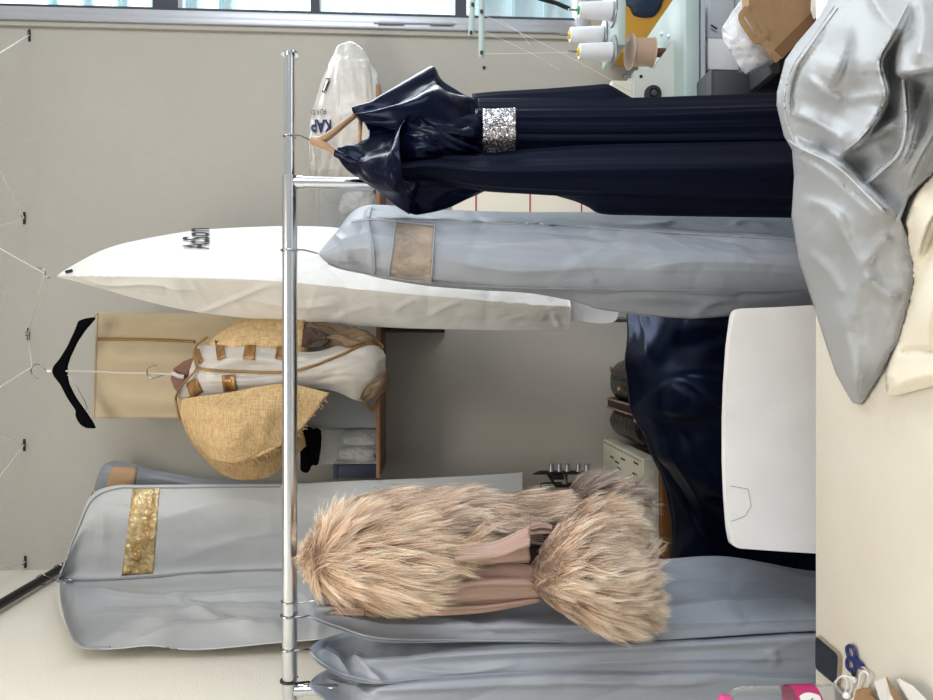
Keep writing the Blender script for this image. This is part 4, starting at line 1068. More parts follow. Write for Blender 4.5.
# ------------------------------------------------------------------ fur coat
fc_ = thing('fur_coat', 'tan fur coat with rose lining hanging from the chrome rail before grey covers', 'coat', P(312, 601, YR))
rng = np.random.default_rng(12)
def fur_part(name, rows, nclump, per, length, flow, seed, c_root, c_mid, c_tip, grey=0.0, thick=0.07, width=0.0011, lift=0.07, spread=0.05):
    """a shaped pelt with combed hair: every hair is a tapering ribbon gathered into locks"""
    s = Sheet(rows, 50, 40, disp=wv(0.012, seed))
    Vv, fs = s.mesh(thick, 0.012)
    tri = np.array([(q[0], q[1], q[2]) for q in fs if len(q) == 4] + [(q[0], q[2], q[3]) for q in fs if len(q) == 4])
    A, B, D = Vv[tri[:, 0]], Vv[tri[:, 1]], Vv[tri[:, 2]]
    cen = Vv.mean(axis=0)
    nrm = np.cross(B - A, D - A)
    ar = np.linalg.norm(nrm, axis=1)
    nrm = nrm / np.maximum(ar[:, None], 1e-12)
    out = ((A + B + D) / 3 - cen)
    sg = np.sign(np.sum(nrm * out, axis=1)); sg[sg == 0] = 1
    nrm = nrm * sg[:, None]
    vis = (nrm[:, 1] < 0.35)
    p = ar * vis; p = p / p.sum()
    R = np.random.default_rng(seed)
    t = R.choice(len(tri), nclump, p=p)
    r1 = np.sqrt(R.random(nclump)); r2 = R.random(nclump)
    cp_ = (1 - r1)[:, None] * A[t] + (r1 * (1 - r2))[:, None] * B[t] + (r1 * r2)[:, None] * D[t]
    cn = nrm[t]
    fl = np.array([flow(q) for q in cp_])
    fl = fl / np.linalg.norm(fl, axis=1, keepdims=True)
    jit = R.normal(0, spread, (nclump, 3))
    for ax_ in range(3):
        jit[:, ax_] += 0.9 * fbm(cp_[:, 0] * 22 + 5 * ax_, cp_[:, 2] * 12, seed + 60 + ax_, 2) + 0.5 * (vnoise(cp_[:, 0] * 70, cp_[:, 2] * 40 + ax_ * 9, seed + 80) - 0.5)
    dirn = fl - cn * np.sum(fl * cn, axis=1, keepdims=True) * 0.8
    dirn = dirn / np.maximum(np.linalg.norm(dirn, axis=1, keepdims=True), 1e-9)
    dirn = dirn + cn * lift + jit
    dirn /= np.linalg.norm(dirn, axis=1, keepdims=True)
    L = length * R.uniform(0.65, 1.25, nclump)
    tone = R.normal(0, 1, nclump)
    # hairs
    n = nclump * per
    ci = np.repeat(np.arange(nclump), per)
    t1 = cp_[ci]
    rad = 0.0095
    off = R.normal(0, rad, (n, 3))
    off -= cn[ci] * np.sum(off * cn[ci], axis=1, keepdims=True)
    root = t1 + off - cn[ci] * 0.004
    LL = L[ci] * R.uniform(0.75, 1.15, n)
    conv = R.uniform(0.7, 1.05, n)[:, None]
    lat = np.cross(dirn, cn); lat = (lat * (R.uniform(-1, 1, nclump) * 0.16 * L)[:, None])[ci]; ph_w = R.uniform(0, 2.0, nclump)[ci][:, None]
    hj = R.normal(0, 0.035, (n, 3))
    sag = np.array([0, 0, -1.0])
    k = 5
    side = np.cross(dirn[ci], np.array([0, 1.0, 0]) + 0.001)
    side /= np.maximum(np.linalg.norm(side, axis=1, keepdims=True), 1e-9)
    ang = R.uniform(-0.9, 0.9, n)[:, None]
    side = side * np.cos(ang) + np.array([0, 1.0, 0]) * np.sin(ang)
    verts = np.zeros((n, 2 * k + 1, 3)); 
    cols = np.zeros((n, 2 * k + 1, 4)); cols[..., 3] = 1
    tn = (tone[ci] * 0.17 + R.normal(0, 0.07, n))
    cr_, cm_, ct_ = [np.array(x[:3]) for x in (c_root, c_mid, c_tip)]
    for i in range(k + 1):
        q = i / k
        pos = root + (dirn[ci] + hj) * (LL * q)[:, None] + sag * (LL * 0.22 * q * q)[:, None] - off * conv * (q ** 1.2) + lat * (np.sin(q * 3.6 + ph_w) - np.sin(ph_w)) + cn[ci] * (0.004 * np.sin(PI * q))
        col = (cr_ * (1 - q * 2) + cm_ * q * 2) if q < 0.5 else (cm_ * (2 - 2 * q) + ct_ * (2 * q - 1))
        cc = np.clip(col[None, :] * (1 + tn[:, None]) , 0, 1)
        if i < k:
            wd = width * (1 - 0.75 * q)
            verts[:, 2 * i] = pos - side * wd * 0.5
            verts[:, 2 * i + 1] = pos + side * wd * 0.5
            cols[:, 2 * i, :3] = cc; cols[:, 2 * i + 1, :3] = cc
        else:
            verts[:, 2 * k] = pos; cols[:, 2 * k, :3] = cc
    base = np.arange(n)[:, None] * (2 * k + 1)
    quads = [base + np.array([[2 * i, 2 * i + 1, 2 * i + 3, 2 * i + 2]]) for i in range(k - 1)]
    quads = np.concatenate(quads)
    tris = base + np.array([[2 * k - 2, 2 * k - 1, 2 * k]])
    nb_ = len(Vv)
    allv = np.concatenate([Vv, verts.reshape(-1, 3)]) - np.array(ROOT[fc_.name])
    loops = np.concatenate([np.array([q for q in fs if len(q) == 4]).ravel(), (quads + nb_).ravel(), (tris + nb_).ravel()])
    nq = len([q for q in fs if len(q) == 4]) + len(quads)
    tot = np.concatenate([np.full(nq, 4), np.full(len(tris), 3)])
    start = np.concatenate([[0], np.cumsum(tot)[:-1]])
    me = bpy.data.meshes.new(name)
    me.vertices.add(len(allv)); me.vertices.foreach_set('co', allv.ravel())
    me.loops.add(len(loops)); me.loops.foreach_set('vertex_index', loops.astype(np.int32))
    me.polygons.add(len(tot)); me.polygons.foreach_set('loop_start', start.astype(np.int32)); me.polygons.foreach_set('loop_total', tot.astype(np.int32))
    me.polygons.foreach_set('use_smooth', np.ones(len(tot), dtype=bool))
    me.update(calc_edges=True)
    ca = me.color_attributes.new('hair_colour', 'FLOAT_COLOR', 'POINT')
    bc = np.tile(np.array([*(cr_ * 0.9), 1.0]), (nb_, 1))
    ca.data.foreach_set('color', np.concatenate([bc, cols.reshape(-1, 4)]).ravel())
    me.materials.append(m_fur)
    o = bpy.data.objects.new(name, me); C.objects.link(o); o.parent = fc_
    ROOT[o.name] = ROOT[fc_.name]
    return o
def blob(rows, ye, dm):
    """rows of (u, v_right, v_left) -> rounded pelt bulging towards the room"""
    out = []
    n = len(rows)
    for i, (u, v0, v1) in enumerate(rows):
        if len(rows) == 9 and i > 4: ye = ye + 0.02
        e = math.sin(PI * (0.12 + 0.76 * i / (n - 1)))
        out.append([(u, v0 + (v1 - v0) * q, ye - dm * e * math.sin(PI * q)) for q in (0, .17, .33, .5, .67, .83, 1)])
    return out
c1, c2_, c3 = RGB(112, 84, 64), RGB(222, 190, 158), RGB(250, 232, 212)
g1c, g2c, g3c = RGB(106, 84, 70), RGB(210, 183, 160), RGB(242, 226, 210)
down = lambda q: np.array([0.05, -0.15, -1.0])
apex1 = np.array(P(318, 562, 1.15))
def flow1(q):
    d = q - apex1; d = d / (np.linalg.norm(d) + 0.03)
    k = min(1.0, max(0.0, (apex1[2] - q[2]) / 0.12))
    return d * (1 - 0.75 * k) + np.array([0.12, -0.1, -1.0]) * (0.15 + k)
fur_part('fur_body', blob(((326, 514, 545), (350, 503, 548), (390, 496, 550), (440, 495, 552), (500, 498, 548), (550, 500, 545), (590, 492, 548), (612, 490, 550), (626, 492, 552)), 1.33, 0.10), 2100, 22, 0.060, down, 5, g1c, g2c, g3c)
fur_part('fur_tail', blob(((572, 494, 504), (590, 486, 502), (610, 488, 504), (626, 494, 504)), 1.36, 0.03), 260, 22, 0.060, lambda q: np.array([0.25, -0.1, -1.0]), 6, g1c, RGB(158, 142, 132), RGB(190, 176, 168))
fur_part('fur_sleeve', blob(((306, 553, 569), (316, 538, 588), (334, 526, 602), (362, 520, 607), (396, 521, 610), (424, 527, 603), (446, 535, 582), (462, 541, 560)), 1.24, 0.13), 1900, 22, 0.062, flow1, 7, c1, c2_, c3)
apex3 = np.array(P(545, 580, 1.12))
def flow3(q):
    d = q - apex3; d = d / (np.linalg.norm(d) + 0.02)
    return d * 0.7 + np.array([0.0, 0, -0.9])
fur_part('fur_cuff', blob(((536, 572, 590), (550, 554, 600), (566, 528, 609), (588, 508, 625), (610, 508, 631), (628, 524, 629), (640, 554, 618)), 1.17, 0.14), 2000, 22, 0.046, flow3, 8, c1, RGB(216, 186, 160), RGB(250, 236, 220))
def pk(rows, seed, y, dm, name='lining'):
    Sheet([[(u, v0 + (v1 - v0) * q, y - dm * math.sin(PI * q)) for q in (0, .25, .5, .75, 1)] for (u, v0, v1) in rows], 30, 24, disp=lambda a, b, G: 0.006 * np.sin(a * 16 + 2 * fbm(a, b, seed) * 3) * np.clip(np.minimum(a, 1 - a) * 6, 0, 1)).build(name, m_pink, fc_, thick=0.02, edge=0.003)
pk(((455, 548, 566), (488, 545, 564), (508, 538, 563), (530, 524.5, 563)), 3, 1.17, 0.04, 'lining_cuff')
pk(((425, 578, 597), (450, 570, 602), (500, 562, 600), (545, 568, 597)), 4, 1.19, 0.03, 'lining_sleeve')
pk(((420, 600, 616), (450, 598, 615), (490, 598, 611), (540, 593, 601)), 5, 1.21, 0.02, 'lining_hem')
pk(((331, 604, 612), (345, 604, 614), (365, 604, 615)), 6, 1.235, 0.01, 'lining_strap')
Sheet([[(u, v0 + (v1 - v0) * q, 1.25) for q in (0, .5, 1)] for (u, v0, v1) in ((520, 524, 572), (535, 522, 572), (556, 524, 572))], 12, 12).build('lining_inside', m_brown_in, fc_, thick=0.01)
pk(((530, 526, 534), (540, 524, 533), (552, 527, 532)), 7, 1.22, 0.01, 'lining_flap')
hook_on_rail(601, 318, 601, YR - 0.02, 0.0012).build('hook', m_wire, fc_)
MB().bx(P(318, 610, 1.235), P(334, 606, 1.225), 0.001).build('clip', m_wire, fc_)

# ------------------------------------------------------------------ navy satin throw, white chair, pole stand
nt = Sheet([[(628, 300, 1.62), (629, 330, 1.55), (628, 370, 1.52), (631, 410, 1.52), (646, 440, 1.54), (664, 475, 1.58), (673, 520, 1.62), (676, 575, 1.66)],
            [(650, 300, 1.58), (652, 330, 1.48), (652, 370, 1.44), (656, 410, 1.45), (664, 445, 1.48), (680, 480, 1.53), (690, 522, 1.57), (694, 578, 1.6)],
            [(690, 300, 1.55), (690, 330, 1.44), (690, 370, 1.38), (692, 410, 1.40), (700, 450, 1.44), (708, 485, 1.5), (716, 525, 1.54), (718, 580, 1.58)],
            [(740, 300, 1.53), (740, 330, 1.42), (740, 370, 1.36), (742, 410, 1.38), (746, 450, 1.42), (750, 490, 1.48), (755, 530, 1.52), (758, 582, 1.56)],
            [(800, 300, 1.52), (800, 330, 1.42), (800, 370, 1.36), (800, 410, 1.38), (802, 450, 1.42), (804, 490, 1.48), (806, 530, 1.52), (806, 584, 1.56)],
            [(900, 300, 1.52), (900, 330, 1.42), (900, 370, 1.36), (900, 410, 1.38), (902, 450, 1.42), (904, 490, 1.48), (906, 530, 1.52), (906, 584, 1.56)],
            [(1020, 296, 1.52), (1020, 330, 1.42), (1020, 370, 1.36), (1020, 410, 1.38), (1022, 450, 1.42), (1024, 490, 1.48), (1026, 530, 1.52), (1026, 588, 1.56)]], 110, 110,
           disp=lambda a, b, G: 0.05 * fbm(a * 4, b * 2 + a * 2, 121) + 0.012 * np.sin(a * 21 + 6 * fbm(a * 2, b * 2, 124)) * np.clip(b * 3, 0, 1) + 0.006 * wrk(a * 4, b * 4, 122))
ntt = nt.build('satin_throw', m_navy_throw, None, thick=0.05, edge=0.006)
tag(ntt, 'heap of dark navy satin cloth behind the white chair back', 'cloth')

yk = 1.13
ck = thing('chair', 'white chair with rounded back standing behind the cream table', 'chair', (P(770, 430, yk).x, yk + 0.1, 0))
out = []
def arcp(u0, v0, u1, v1, u2, v2, n=6):
    return [((1 - t) ** 2 * u0 + 2 * t * (1 - t) * u1 + t * t * u2, (1 - t) ** 2 * v0 + 2 * t * (1 - t) * v1 + t * t * v2) for t in np.linspace(0, 1, n)]
ol = arcp(742, 308.5, 734.5, 308.5, 733, 316) + [(729, 345), (726.5, 380), (725, 420), (725, 460), (726.5, 500), (729, 530)] + arcp(731, 541, 732, 547, 740, 548.5) + [(775, 551), (815, 553.5), (850, 553), (870, 545), (876, 430), (870, 316), (855, 308), (815, 305), (780, 307)]
def arcy(u, v): return yk + 0.030 - 0.030 * ((v - 430) / 125.0) ** 2
fr_ = [P(u, v, arcy(u, v)) for u, v in ol]
bm = bmesh.new()
N = 26
rows = []
# grid fill by horizontal strips across the outline for a gently curved back
us = np.concatenate([np.linspace(725, 742, 14), np.linspace(748, 850, 10), np.linspace(856, 876, 6)])
def span(u):
    xs = []
    for i in range(len(ol)):
        (ua, va), (ub, vb) = ol[i], ol[(i + 1) % len(ol)]
        if (ua - u) * (ub - u) <= 0 and ua != ub:
            xs.append(va + (vb - va) * (u - ua) / (ub - ua))
    return min(xs), max(xs)
Vv = []; fs = []
for u in us:
    u = min(max(u, 725.05), 875.9)
    a_, b_ = span(u)
    for j in range(N):
        v = a_ + (b_ - a_) * j / (N - 1)
        Vv.append(P(u, v, arcy(u, v)))
fs = [(i * N + j, i * N + j + 1, (i + 1) * N + j + 1, (i + 1) * N + j) for i in range(len(us) - 1) for j in range(N - 1)]
bko = slab_patch(Vv, fs, (0, 0.014, 0), 'backrest', m_white_board, ck)
md = bko.modifiers.new('bevel', 'BEVEL'); md.width = 0.003; md.segments = 3; md.limit_method = 'ANGLE'
mk = MB()
mk.tube([P(u, v, arcy(u, v) - 0.0008) for u, v in [(730.5, 486), (748, 489), (751, 506), (745, 516), (735, 520), (731.5, 521)]], 0.00035, 5)
mk.build('pencil_mark', mat('pencil', RGB(120, 120, 124), 0.7), ck)
cx = P(770, 430, yk).x
MB().bx((cx - 0.2, yk - 0.0, 0.42), (cx + 0.2, yk + 0.16, 0.445), 0.01, 3).build('seat', m_white_board, ck)
for sx_ in (-0.17, 0.17):
    MB().tube([(cx + sx_, yk + 0.028, 0.42), (cx + sx_ * 1.05, yk + 0.03, 0)], 0.011, 12).build('leg', m_steel, ck)
    MB().tube([(cx + sx_, yk + 0.14, 0.42), (cx + sx_ * 1.05, yk + 0.15, 0)], 0.011, 12).build('leg', m_steel, ck)
    MB().tube([(cx + sx_ * 0.8, yk + 0.05, 0.44), (cx + sx_ * 0.8, yk + 0.048, P(860, 430, yk).z)], 0.010, 12).build('back_post', m_steel, ck)

yp = 1.86
pt = thing('pole_stand', 'white rounded panel on a grey pole behind the grey and white covers', 'stand', (P(600, 319, yp).x, yp, 0))
o2 = [(572, 296)] + [(572, 320)] + arcp(590, 322.5, 600, 324, 608, 323) + arcp(612, 322.5, 618, 321, 618.5, 312) + [(618, 296), (612, 285), (572, 285)]
MB().prism([P(u, v, yp - 0.03) for u, v in o2], (0, 0.02, 0)).build('panel', m_white_board, pt, smooth=False)
MB().tube([P(590, 319.5, yp), Vector((P(630, 319.5, yp).x, yp, 0.03))], pr(2.8, yp), 14).build('pole', m_steel, pt)
MB().lathe([(0.10, 0), (0.10, 0.015), (0.02, 0.03)], (P(630, 319.5, yp).x, yp, 0), n=32).build('base', m_steel, pt)

# ------------------------------------------------------------------ wooden table with overlock machine, and suitcase
zw = P(661, 520, 1.69).z
wxr = P(661, 470, 1.69).x
wt_ = thing('wooden_table', 'brown wooden table under the cream overlock machine', 'table', (-0.5, 1.85, 0))
MB().bx((XL + 0.01, 1.69, zw - 0.028), (wxr, 2.165, zw), 0.002).build('tabletop', m_table_wood, wt_)
for lx in (XL + 0.04, wxr - 0.035):
    for ly in (1.73, 2.13):
        MB().bx((lx - 0.02, ly - 0.02, 0), (lx + 0.02, ly + 0.02, zw - 0.028), 0.002).build('leg', m_table_wood, wt_)
om = thing('overlock_machine', 'cream overlock machine with black thread dials behind the fur coat', 'sewing machine', (P(650, 470, 1.8).x, 1.85, zw))
zo = P(643, 459, 1.70).z
xo = P(643, 459, 1.70).x
MB().bx((xo - 0.26, 1.70, zw), (xo, 2.10, zo), 0.004, 3).build('body', m_mach_cream, om)
st = MB()
rs_ = random.Random(2)
for k in range(26):
    yy = 1.72 + k * 0.0145
    st.bx((xo - 0.012, yy, zo), (xo - 0.006, yy + 0.004, zo + 0.0006))
st.build('vent_strip', m_ink, om, smooth=False)
for (u, v) in ((612, 457), (617, 462), (623, 459), (619, 468), (636, 463), (635, 474)):
    p = PZ(u, v, zo)
    MB().bx(p + Vector((-0.003, -0.02, 0)), p + Vector((0.002, 0.02, 0.0006))).build('slot', m_ink, om, smooth=False)
ymd = 1.93
dl = MB()
dl.tube([P(533, 474, ymd), P(540, 472.5, ymd), P(594, 472.5, ymd)], [0.002, 0.006, 0.006], 12)
dl.tube([P(594, 472, ymd), P(610, 476, ymd)], 0.004, 8)
dl.tube([P(548, 474, ymd), P(556, 486, ymd), Vector((P(556, 486, ymd).x, ymd, zo))], 0.005, 8)
dl.tube([P(566, 474, ymd), P(567, 484, ymd), Vector((P(567, 484, ymd).x, ymd, zo))], 0.005, 8)
dl.tube([P(541, 490, ymd), P(541, 484, ymd), P(548, 483, ymd), P(562, 483, ymd)], 0.003, 8)
dl.bx(P(552, 480, ymd - 0.01), P(563, 474, ymd + 0.01), 0.002)
dl.bx(P(583, 479, ymd - 0.01), P(592, 474, ymd + 0.01), 0.002)
dl.build('thread_guide', m_black, om)
for u in (551.5, 559.5, 567.5, 578.5, 587):
    MB().lathe([(0.0085, 0), (0.0085, 0.004), (0.0075, 0.008), (0.0072, 0.020), (0.005, 0.022)], P(u, 471.3, ymd), axis=(1, 0, 0), n=16).build('tension_dial', m_steel, om)

sc_ = thing('suitcase', 'black crocodile-textured suitcase with rose gold zip lines by the navy cloth', 'suitcase', (P(625, 405, 2.0).x, 1.97, 0))
ztop = P(609, 405, 2.10).z
sx0, sx1 = xo + 0.006, P(625, 360, 2.0).x
sxm = P(608, 403, 2.1).x
MB().bx((sx0, 1.78, 0.05), (sxm - 0.004, 2.14, ztop), 0.055, 6).build('shell', m_case, sc_)
MB().bx((sxm + 0.004, 1.78, 0.05), (sx1, 2.14, ztop - 0.002), 0.055, 6).build('shell', m_case, sc_)
MB().bx((sxm - 0.012, 1.785, 0.055), (sxm + 0.012, 2.135, ztop - 0.004), 0.004).build('zip_band', m_rubber, sc_)
for dx in (-0.013, 0.013):
    def rr(y, z): return Vector((sxm + dx, y, z))
    e = 0.035
    p = [rr(1.777, 0.1), rr(1.777, ztop - e), rr(1.79, ztop - 0.010), rr(1.81, ztop + 0.0015), rr(2.11, ztop + 0.0015), rr(2.13, ztop - 0.01), rr(2.143, ztop - e)]
    MB().tube(p, 0.0036, 8).build('zip_line', m_rose, sc_)
hd = Vector((P(620, 378, 2.0).x, 1.95, ztop))
MB().tube(smooth_path([hd + Vector((0, -0.07, -0.004)), hd + Vector((0, -0.06, 0.010)), hd + Vector((0, 0, 0.012)), hd + Vector((0, 0.06, 0.010)), hd + Vector((0, 0.07, -0.004))], 20), 0.006, 8).build('handle', m_rubber, sc_)
for (u, v) in ((620, 389), (612, 369), (637, 420)):
    p = PZ(u, v, ztop + 0.002)
    MB().lathe([(0.009, 0), (0.009, 0.004), (0.005, 0.008)], p, n=16).build('stud', m_rose, sc_)
for sx_ in (sx0 + 0.04, sx1 - 0.04):
    for sy_ in (1.82, 2.10):
        MB().tube([(sx_ - 0.012, sy_, 0.026), (sx_ + 0.012, sy_, 0.026)], 0.026, 16).build('wheel', m_rubber, sc_)

# ------------------------------------------------------------------ calico panel with red lines behind the dress
yq = 2.0
cq = thing('calico_board', 'cream padded board with red lines behind the dress and grey cover', 'ironing board', (P(540, 200, yq).x, yq, 0))
MB().bx((P(500, 245, yq).x, yq, 0.1), (P(500, 178, yq).x, yq + 0.05, P(452, 200, yq).z), 0.015, 4).build('pad', m_calico, cq)
ln = MB()
for u in (476, 530, 581.5, 633):
    z = P(u, 200, yq).z
    ln.bx((P(500, 245, yq).x, yq - 0.0012, z - 0.0022), (P(500, 178, yq).x, yq - 0.0002, z + 0.0022))
ln.build('red_line', m_red_line, cq, smooth=False)
for v in (240, 183):
    MB().bx((P(500, v, yq).x - 0.012, yq + 0.01, 0), (P(500, v, yq).x + 0.012, yq + 0.04, 0.1)).build('foot', m_steel, cq, smooth=False)

# ------------------------------------------------------------------ industrial machine with its table, right of the dress
yf = 1.66
zm = P(685.5, 40, yf).z
mt_ = thing('machine_table', 'mint topped sewing machine table right of the navy dress', 'table', (0.7, 1.85, 0))
X0, X1 = P(690, 135, yf).x, P(685, -19, yf).x
MB().bx((X0, yf, P(699.5, 40, yf).z), (X1, 2.05, zm), 0.003).build('tabletop', m_mint, mt_)
MB().bx((X0 + 0.02, yf + 0.012, P(707.5, 40, yf).z), (X1 - 0.02, yf + 0.05, P(702.8, 40, yf).z), 0.001).build('apron', m_pale_box, mt_)
MB().bx((X0 + 0.02, yf + 0.03, P(703.2, 40, yf).z), (X1 - 0.02, 2.03, P(699, 40, yf).z), 0.001).build('underframe', m_seal, mt_)
for lx in (X0 + 0.05, X1 - 0.05):
    for ly in (yf + 0.08, 2.0):
        MB().bx((lx - 0.02, ly - 0.015, 0), (lx + 0.02, ly + 0.015, P(703, 40, yf).z), 0.002).build('leg', m_steel, mt_)
ym = 1.74
sm_ = thing('sewing_machine', 'pale industrial sewing machine with black wheel on the mint table', 'sewing machine', (P(660, 80, ym).x, ym + 0.1, zm))
pol = [(634, 140), (634, 71), (640, 69.5), (654, 68.5), (661, 57), (674, 40)]
zb = zm
top_poly = [P(u, v, ym) for u, v in pol]
xa, xb = top_poly[0].x, top_poly[-1].x
poly3 = [Vector((p.x, ym, max(p.z, zb))) for p in top_poly] + [Vector((xb, ym, zb)), Vector((xa, ym, zb))]
body = MB().prism(poly3, (0, 0.20, 0)).build('body', m_mach, sm_, smooth=False)
md = body.modifiers.new('bevel', 'BEVEL'); md.width = 0.003; md.segments = 3; md.limit_method = 'ANGLE'
hb = MB().bx(P(634, 140, ym + 0.02), Vector((P(634, 80, ym + 0.02).x, ym + 0.18, P(611, 80, ym + 0.02).z)), 0.008, 3)
hb.build('head', m_mach_cream, sm_)
wc = P(652, 95, ym)
hw_ = MB().lathe([(0.021, 0), (0.023, 0.006), (0.021, 0.014), (0.012, 0.015), (0.012, 0.010)], wc, axis=(0, -1, 0), n=32).build('hand_wheel', m_rubber, sm_)
MB().lathe([(0.008, 0), (0.008, 0.018), (0.003, 0.019)], wc, axis=(0, -1, 0), n=20).build('wheel_hub', m_seal, hw_)
MB().lathe([(0.0045, 0), (0.0045, 0.001)], P(641, 76.5, ym), axis=(0, -1, 0), n=14).build('oil_hole', m_ink, sm_)
for (u, v) in ((627, 70.5), (632, 71)):
    MB().lathe([(0.006, 0), (0.006, 0.016), (0.004, 0.018)], Vector((P(u, v, ym).x, ym + 0.03, P(634, v, ym).z)), n=14).build('knob', m_steel, sm_)
for (u, v) in ((662, 34), (669, 36.5), (662, 54.5)):
    p = PZ(u, v, zm)
    MB().lathe([(0.006, -0.001), (0.006, 0.002), (0.003, 0.003)], p, n=12).build('screw', m_chrome, mt_)
# rose thread spool standing on the machine's shoulder
ysp = ym + 0.07
sp_ = thing('thread_spool', 'rose pink thread spool with wide flange on the pale sewing machine', 'thread spool', P(654, 52, ysp))
pc = P(653, 52.5, ysp); ph = P(628, 52.5, ysp)
hh = ph.z - pc.z
stand_z = zm - pc.z
MB().lathe([(0.039, 0.0), (0.039, 0.004)], pc, n=28).build('flange', m_spool_pink, sp_)
MB().lathe([(0.036, 0.004), (0.037, hh - 0.012)], pc, n=28).build('thread', m_pink_thread, sp_)
MB().lathe([(0.042, hh - 0.012), (0.046, hh - 0.008), (0.046, hh - 0.003), (0.042, hh), (0.012, hh + 0.002)], pc, n=32).build('flange', m_spool_pink, sp_)
MB().tube([pc + Vector((0, 0, stand_z)), pc + Vector((0, 0, 0.002))], 0.012, 14).build('pin', m_wood_dk, sp_)

# thread stand with cones
ysd = 1.78
ts = thing('thread_stand', 'thread stand with grey discs and guide arms beside the window', 'thread stand', (P(620, 10, ysd).x, ysd, zm))
zp = P(611.5, 30, ysd).z
MB().bx((P(615, 55, ysd).x, ysd - 0.06, P(619.5, 30, ysd).z), (1.35, ysd + 0.10, zp), 0.003).build('plate', m_mint, ts)
xpole = 1.02
MB().tube([(xpole, ysd + 0.06, zm), (xpole, ysd + 0.06, P(470, 0, ysd).z + 0.02)], 0.009, 14).build('pole', m_steel, ts)
cones = [(10.5, ysd - 0.02, m_green, 'white thread cone with green core tip nearest the picture edge', 15), (35.5, ysd + 0.075, m_ycore, 'white thread cone with yellow core standing between two other cones', 15), (52, ysd - 0.02, m_ycore, 'white thread cone with yellow core nearest the navy dress', 18)]
for (v, yy, mc, lab, wpx) in cones:
    x = P(600, v, yy).x
    MB().lathe([(0.040, 0), (0.042, 0.002), (0.040, 0.005), (0.012, 0.007)], (x, yy, zp), n=32).build('disc', m_steel, ts)
    c = thing('thread_cone', lab, 'thread cone', (x, yy, zp + 0.0065), 'white thread cones on the stand')
    h0 = P(576, v, yy).z - P(608, v, yy).z
    MB().lathe([(0.0245, 0), (0.0250, 0.002), (0.0195, h0)], (x, yy, zp + 0.0065), n=32).build('thread', m_thread, c)
    MB().lathe([(0.011, h0), (0.010, h0 + 0.005)], (x, yy, zp + 0.0065), n=20).build('core', mc, c)
    MB().tube([(x, yy, zp + h0), (x, yy, zp + h0 + 0.035)], 0.003, 10).build('spindle', m_steel, ts)
ga = MB()
a0, a1 = P(471, 36, ysd), P(474, -40, ysd)
ga.tube([a0, a1], 0.0075, 8, flat=0.35); 
ga.build('guide_arm', m_mint, ts)
gb = MB(); gb.tube([P(481.5, 57, ysd - 0.05), P(481.5, -40, ysd - 0.05)], 0.0075, 8, flat=0.35)
gb.build('guide_arm', m_mint, ts)
for (u, v, yy) in ((472.5, 5, ysd), (471, 33, ysd), (481.5, 12, ysd - 0.05), (481.5, 53, ysd - 0.05)):
    MB().lathe([(0.0042, 0), (0.0042, 0.006)], P(u, v, yy - 0.002), axis=(0, -1, 0), n=12).build('screw', m_black, ts)
MB().tube([P(482, -30, ysd - 0.05), Vector((1.30, ysd, P(482, -30, ysd).z)), Vector((xpole, ysd + 0.06, P(478, -30, ysd).z))], 0.005, 8).build('guide_bracket', m_steel, ts)
tr_ = MB()
for (a, b_) in (((481, 14, ysd - .05), (575, 10.5, ysd - .02)), ((481, 54, ysd - .05), (576, 52, ysd - .02)), ((481, 30, ysd - .05), (560, 70, 1.8)), ((500, 20, ysd), (530, 45, ysd)), ((482, 14, ysd - .05), (640, 96, ym + .02))):
    p, q = P(*a), P(*b_)
    tr_.tube(smooth_path([p, (p + q) / 2 + Vector((0, 0, -0.012)), q], 12), 0.0006, 4)
tr_.build('loose_thread', m_thread, ts)
tag(MB().tube([P(484, 67.5, YB - 0.006), P(484, 67.5, YB + 0.002)], 0.005, 10).build('nail', m_black), 'small dark nail in the back wall below the guide arms', 'nail')
tag(MB().tube([P(538, -2, 1.9), P(556, 3, 1.9), P(570, 9, 1.9)], 0.006, 10).build('cable', m_black), 'short black cable crossing the window pane beside the thread cones', 'cable')

# yellow carton and navy cushion behind the machine
ycb = 2.06
tag(MB().bx((P(650, 53, ycb).x, ycb, P(656, 30, ycb).z - 0.25), (P(650, 16, ycb).x + 0.06, ycb + 0.10, P(619, 30, ycb).z), 0.004).build('carton', m_yellow), 'orange yellow carton standing behind the sewing machine', 'carton')
co = bpy.data.objects['carton']
crumpled_ball('cushion', 'dark navy cushion behind the thread stand', 'cushion', P(642, -12, 2.08), (0.12, 0.06, 0.075), m_navy_pad, 14)
ST = MB()
zst = P(656, 30, ycb).z - 0.25
ST.bx((P(650, 53, ycb).x - 0.02, 2.055, 0), (1.45, YB - 0.014, zst), 0.003)
tag(ST.build('low_cabinet', m_pale_box), 'pale low cabinet against the back wall behind the machine table', 'cabinet')

# ------------------------------------------------------------------ under the machine table
ykf = 1.42
pc_ = thing('drawer_unit', 'white drawer unit under the mint machine table', 'drawer unit', (P(720, 30, 1.72).x, 1.85, 0))
yd_ = 1.70
dx0, dx1 = P(720, 69.5, yd_).x, P(720, -5, yd_).x
MB().bx((dx0, yd_ + 0.02, 0.0), (dx1, 2.0, P(708.5, 40, yd_).z), 0.003).build('body', m_pale_box, pc_)
MB().bx((dx0, yd_, P(739, 52, yd_).z), (P(720, 38.5, yd_).x, yd_ + 0.02, P(708, 52, yd_).z), 0.002).build('drawer', m_paper, pc_)
dr2 = MB().bx((P(720, 38, yd_).x, yd_ + 0.004, P(737, 20, yd_).z), (dx1, yd_ + 0.024, P(708, 52, yd_).z), 0.008, 3).build('drawer', m_pale_box, pc_)
MB().tube([P(711, 25, yd_ - 0.004), P(717, 29, yd_ - 0.004)], 0.002, 6).build('handle', m_ink, dr2)
db = thing('storage_crate', 'dark grey crate on the floor under the machine table', 'crate', (P(760, 80, 1.60).x, 1.65, 0))
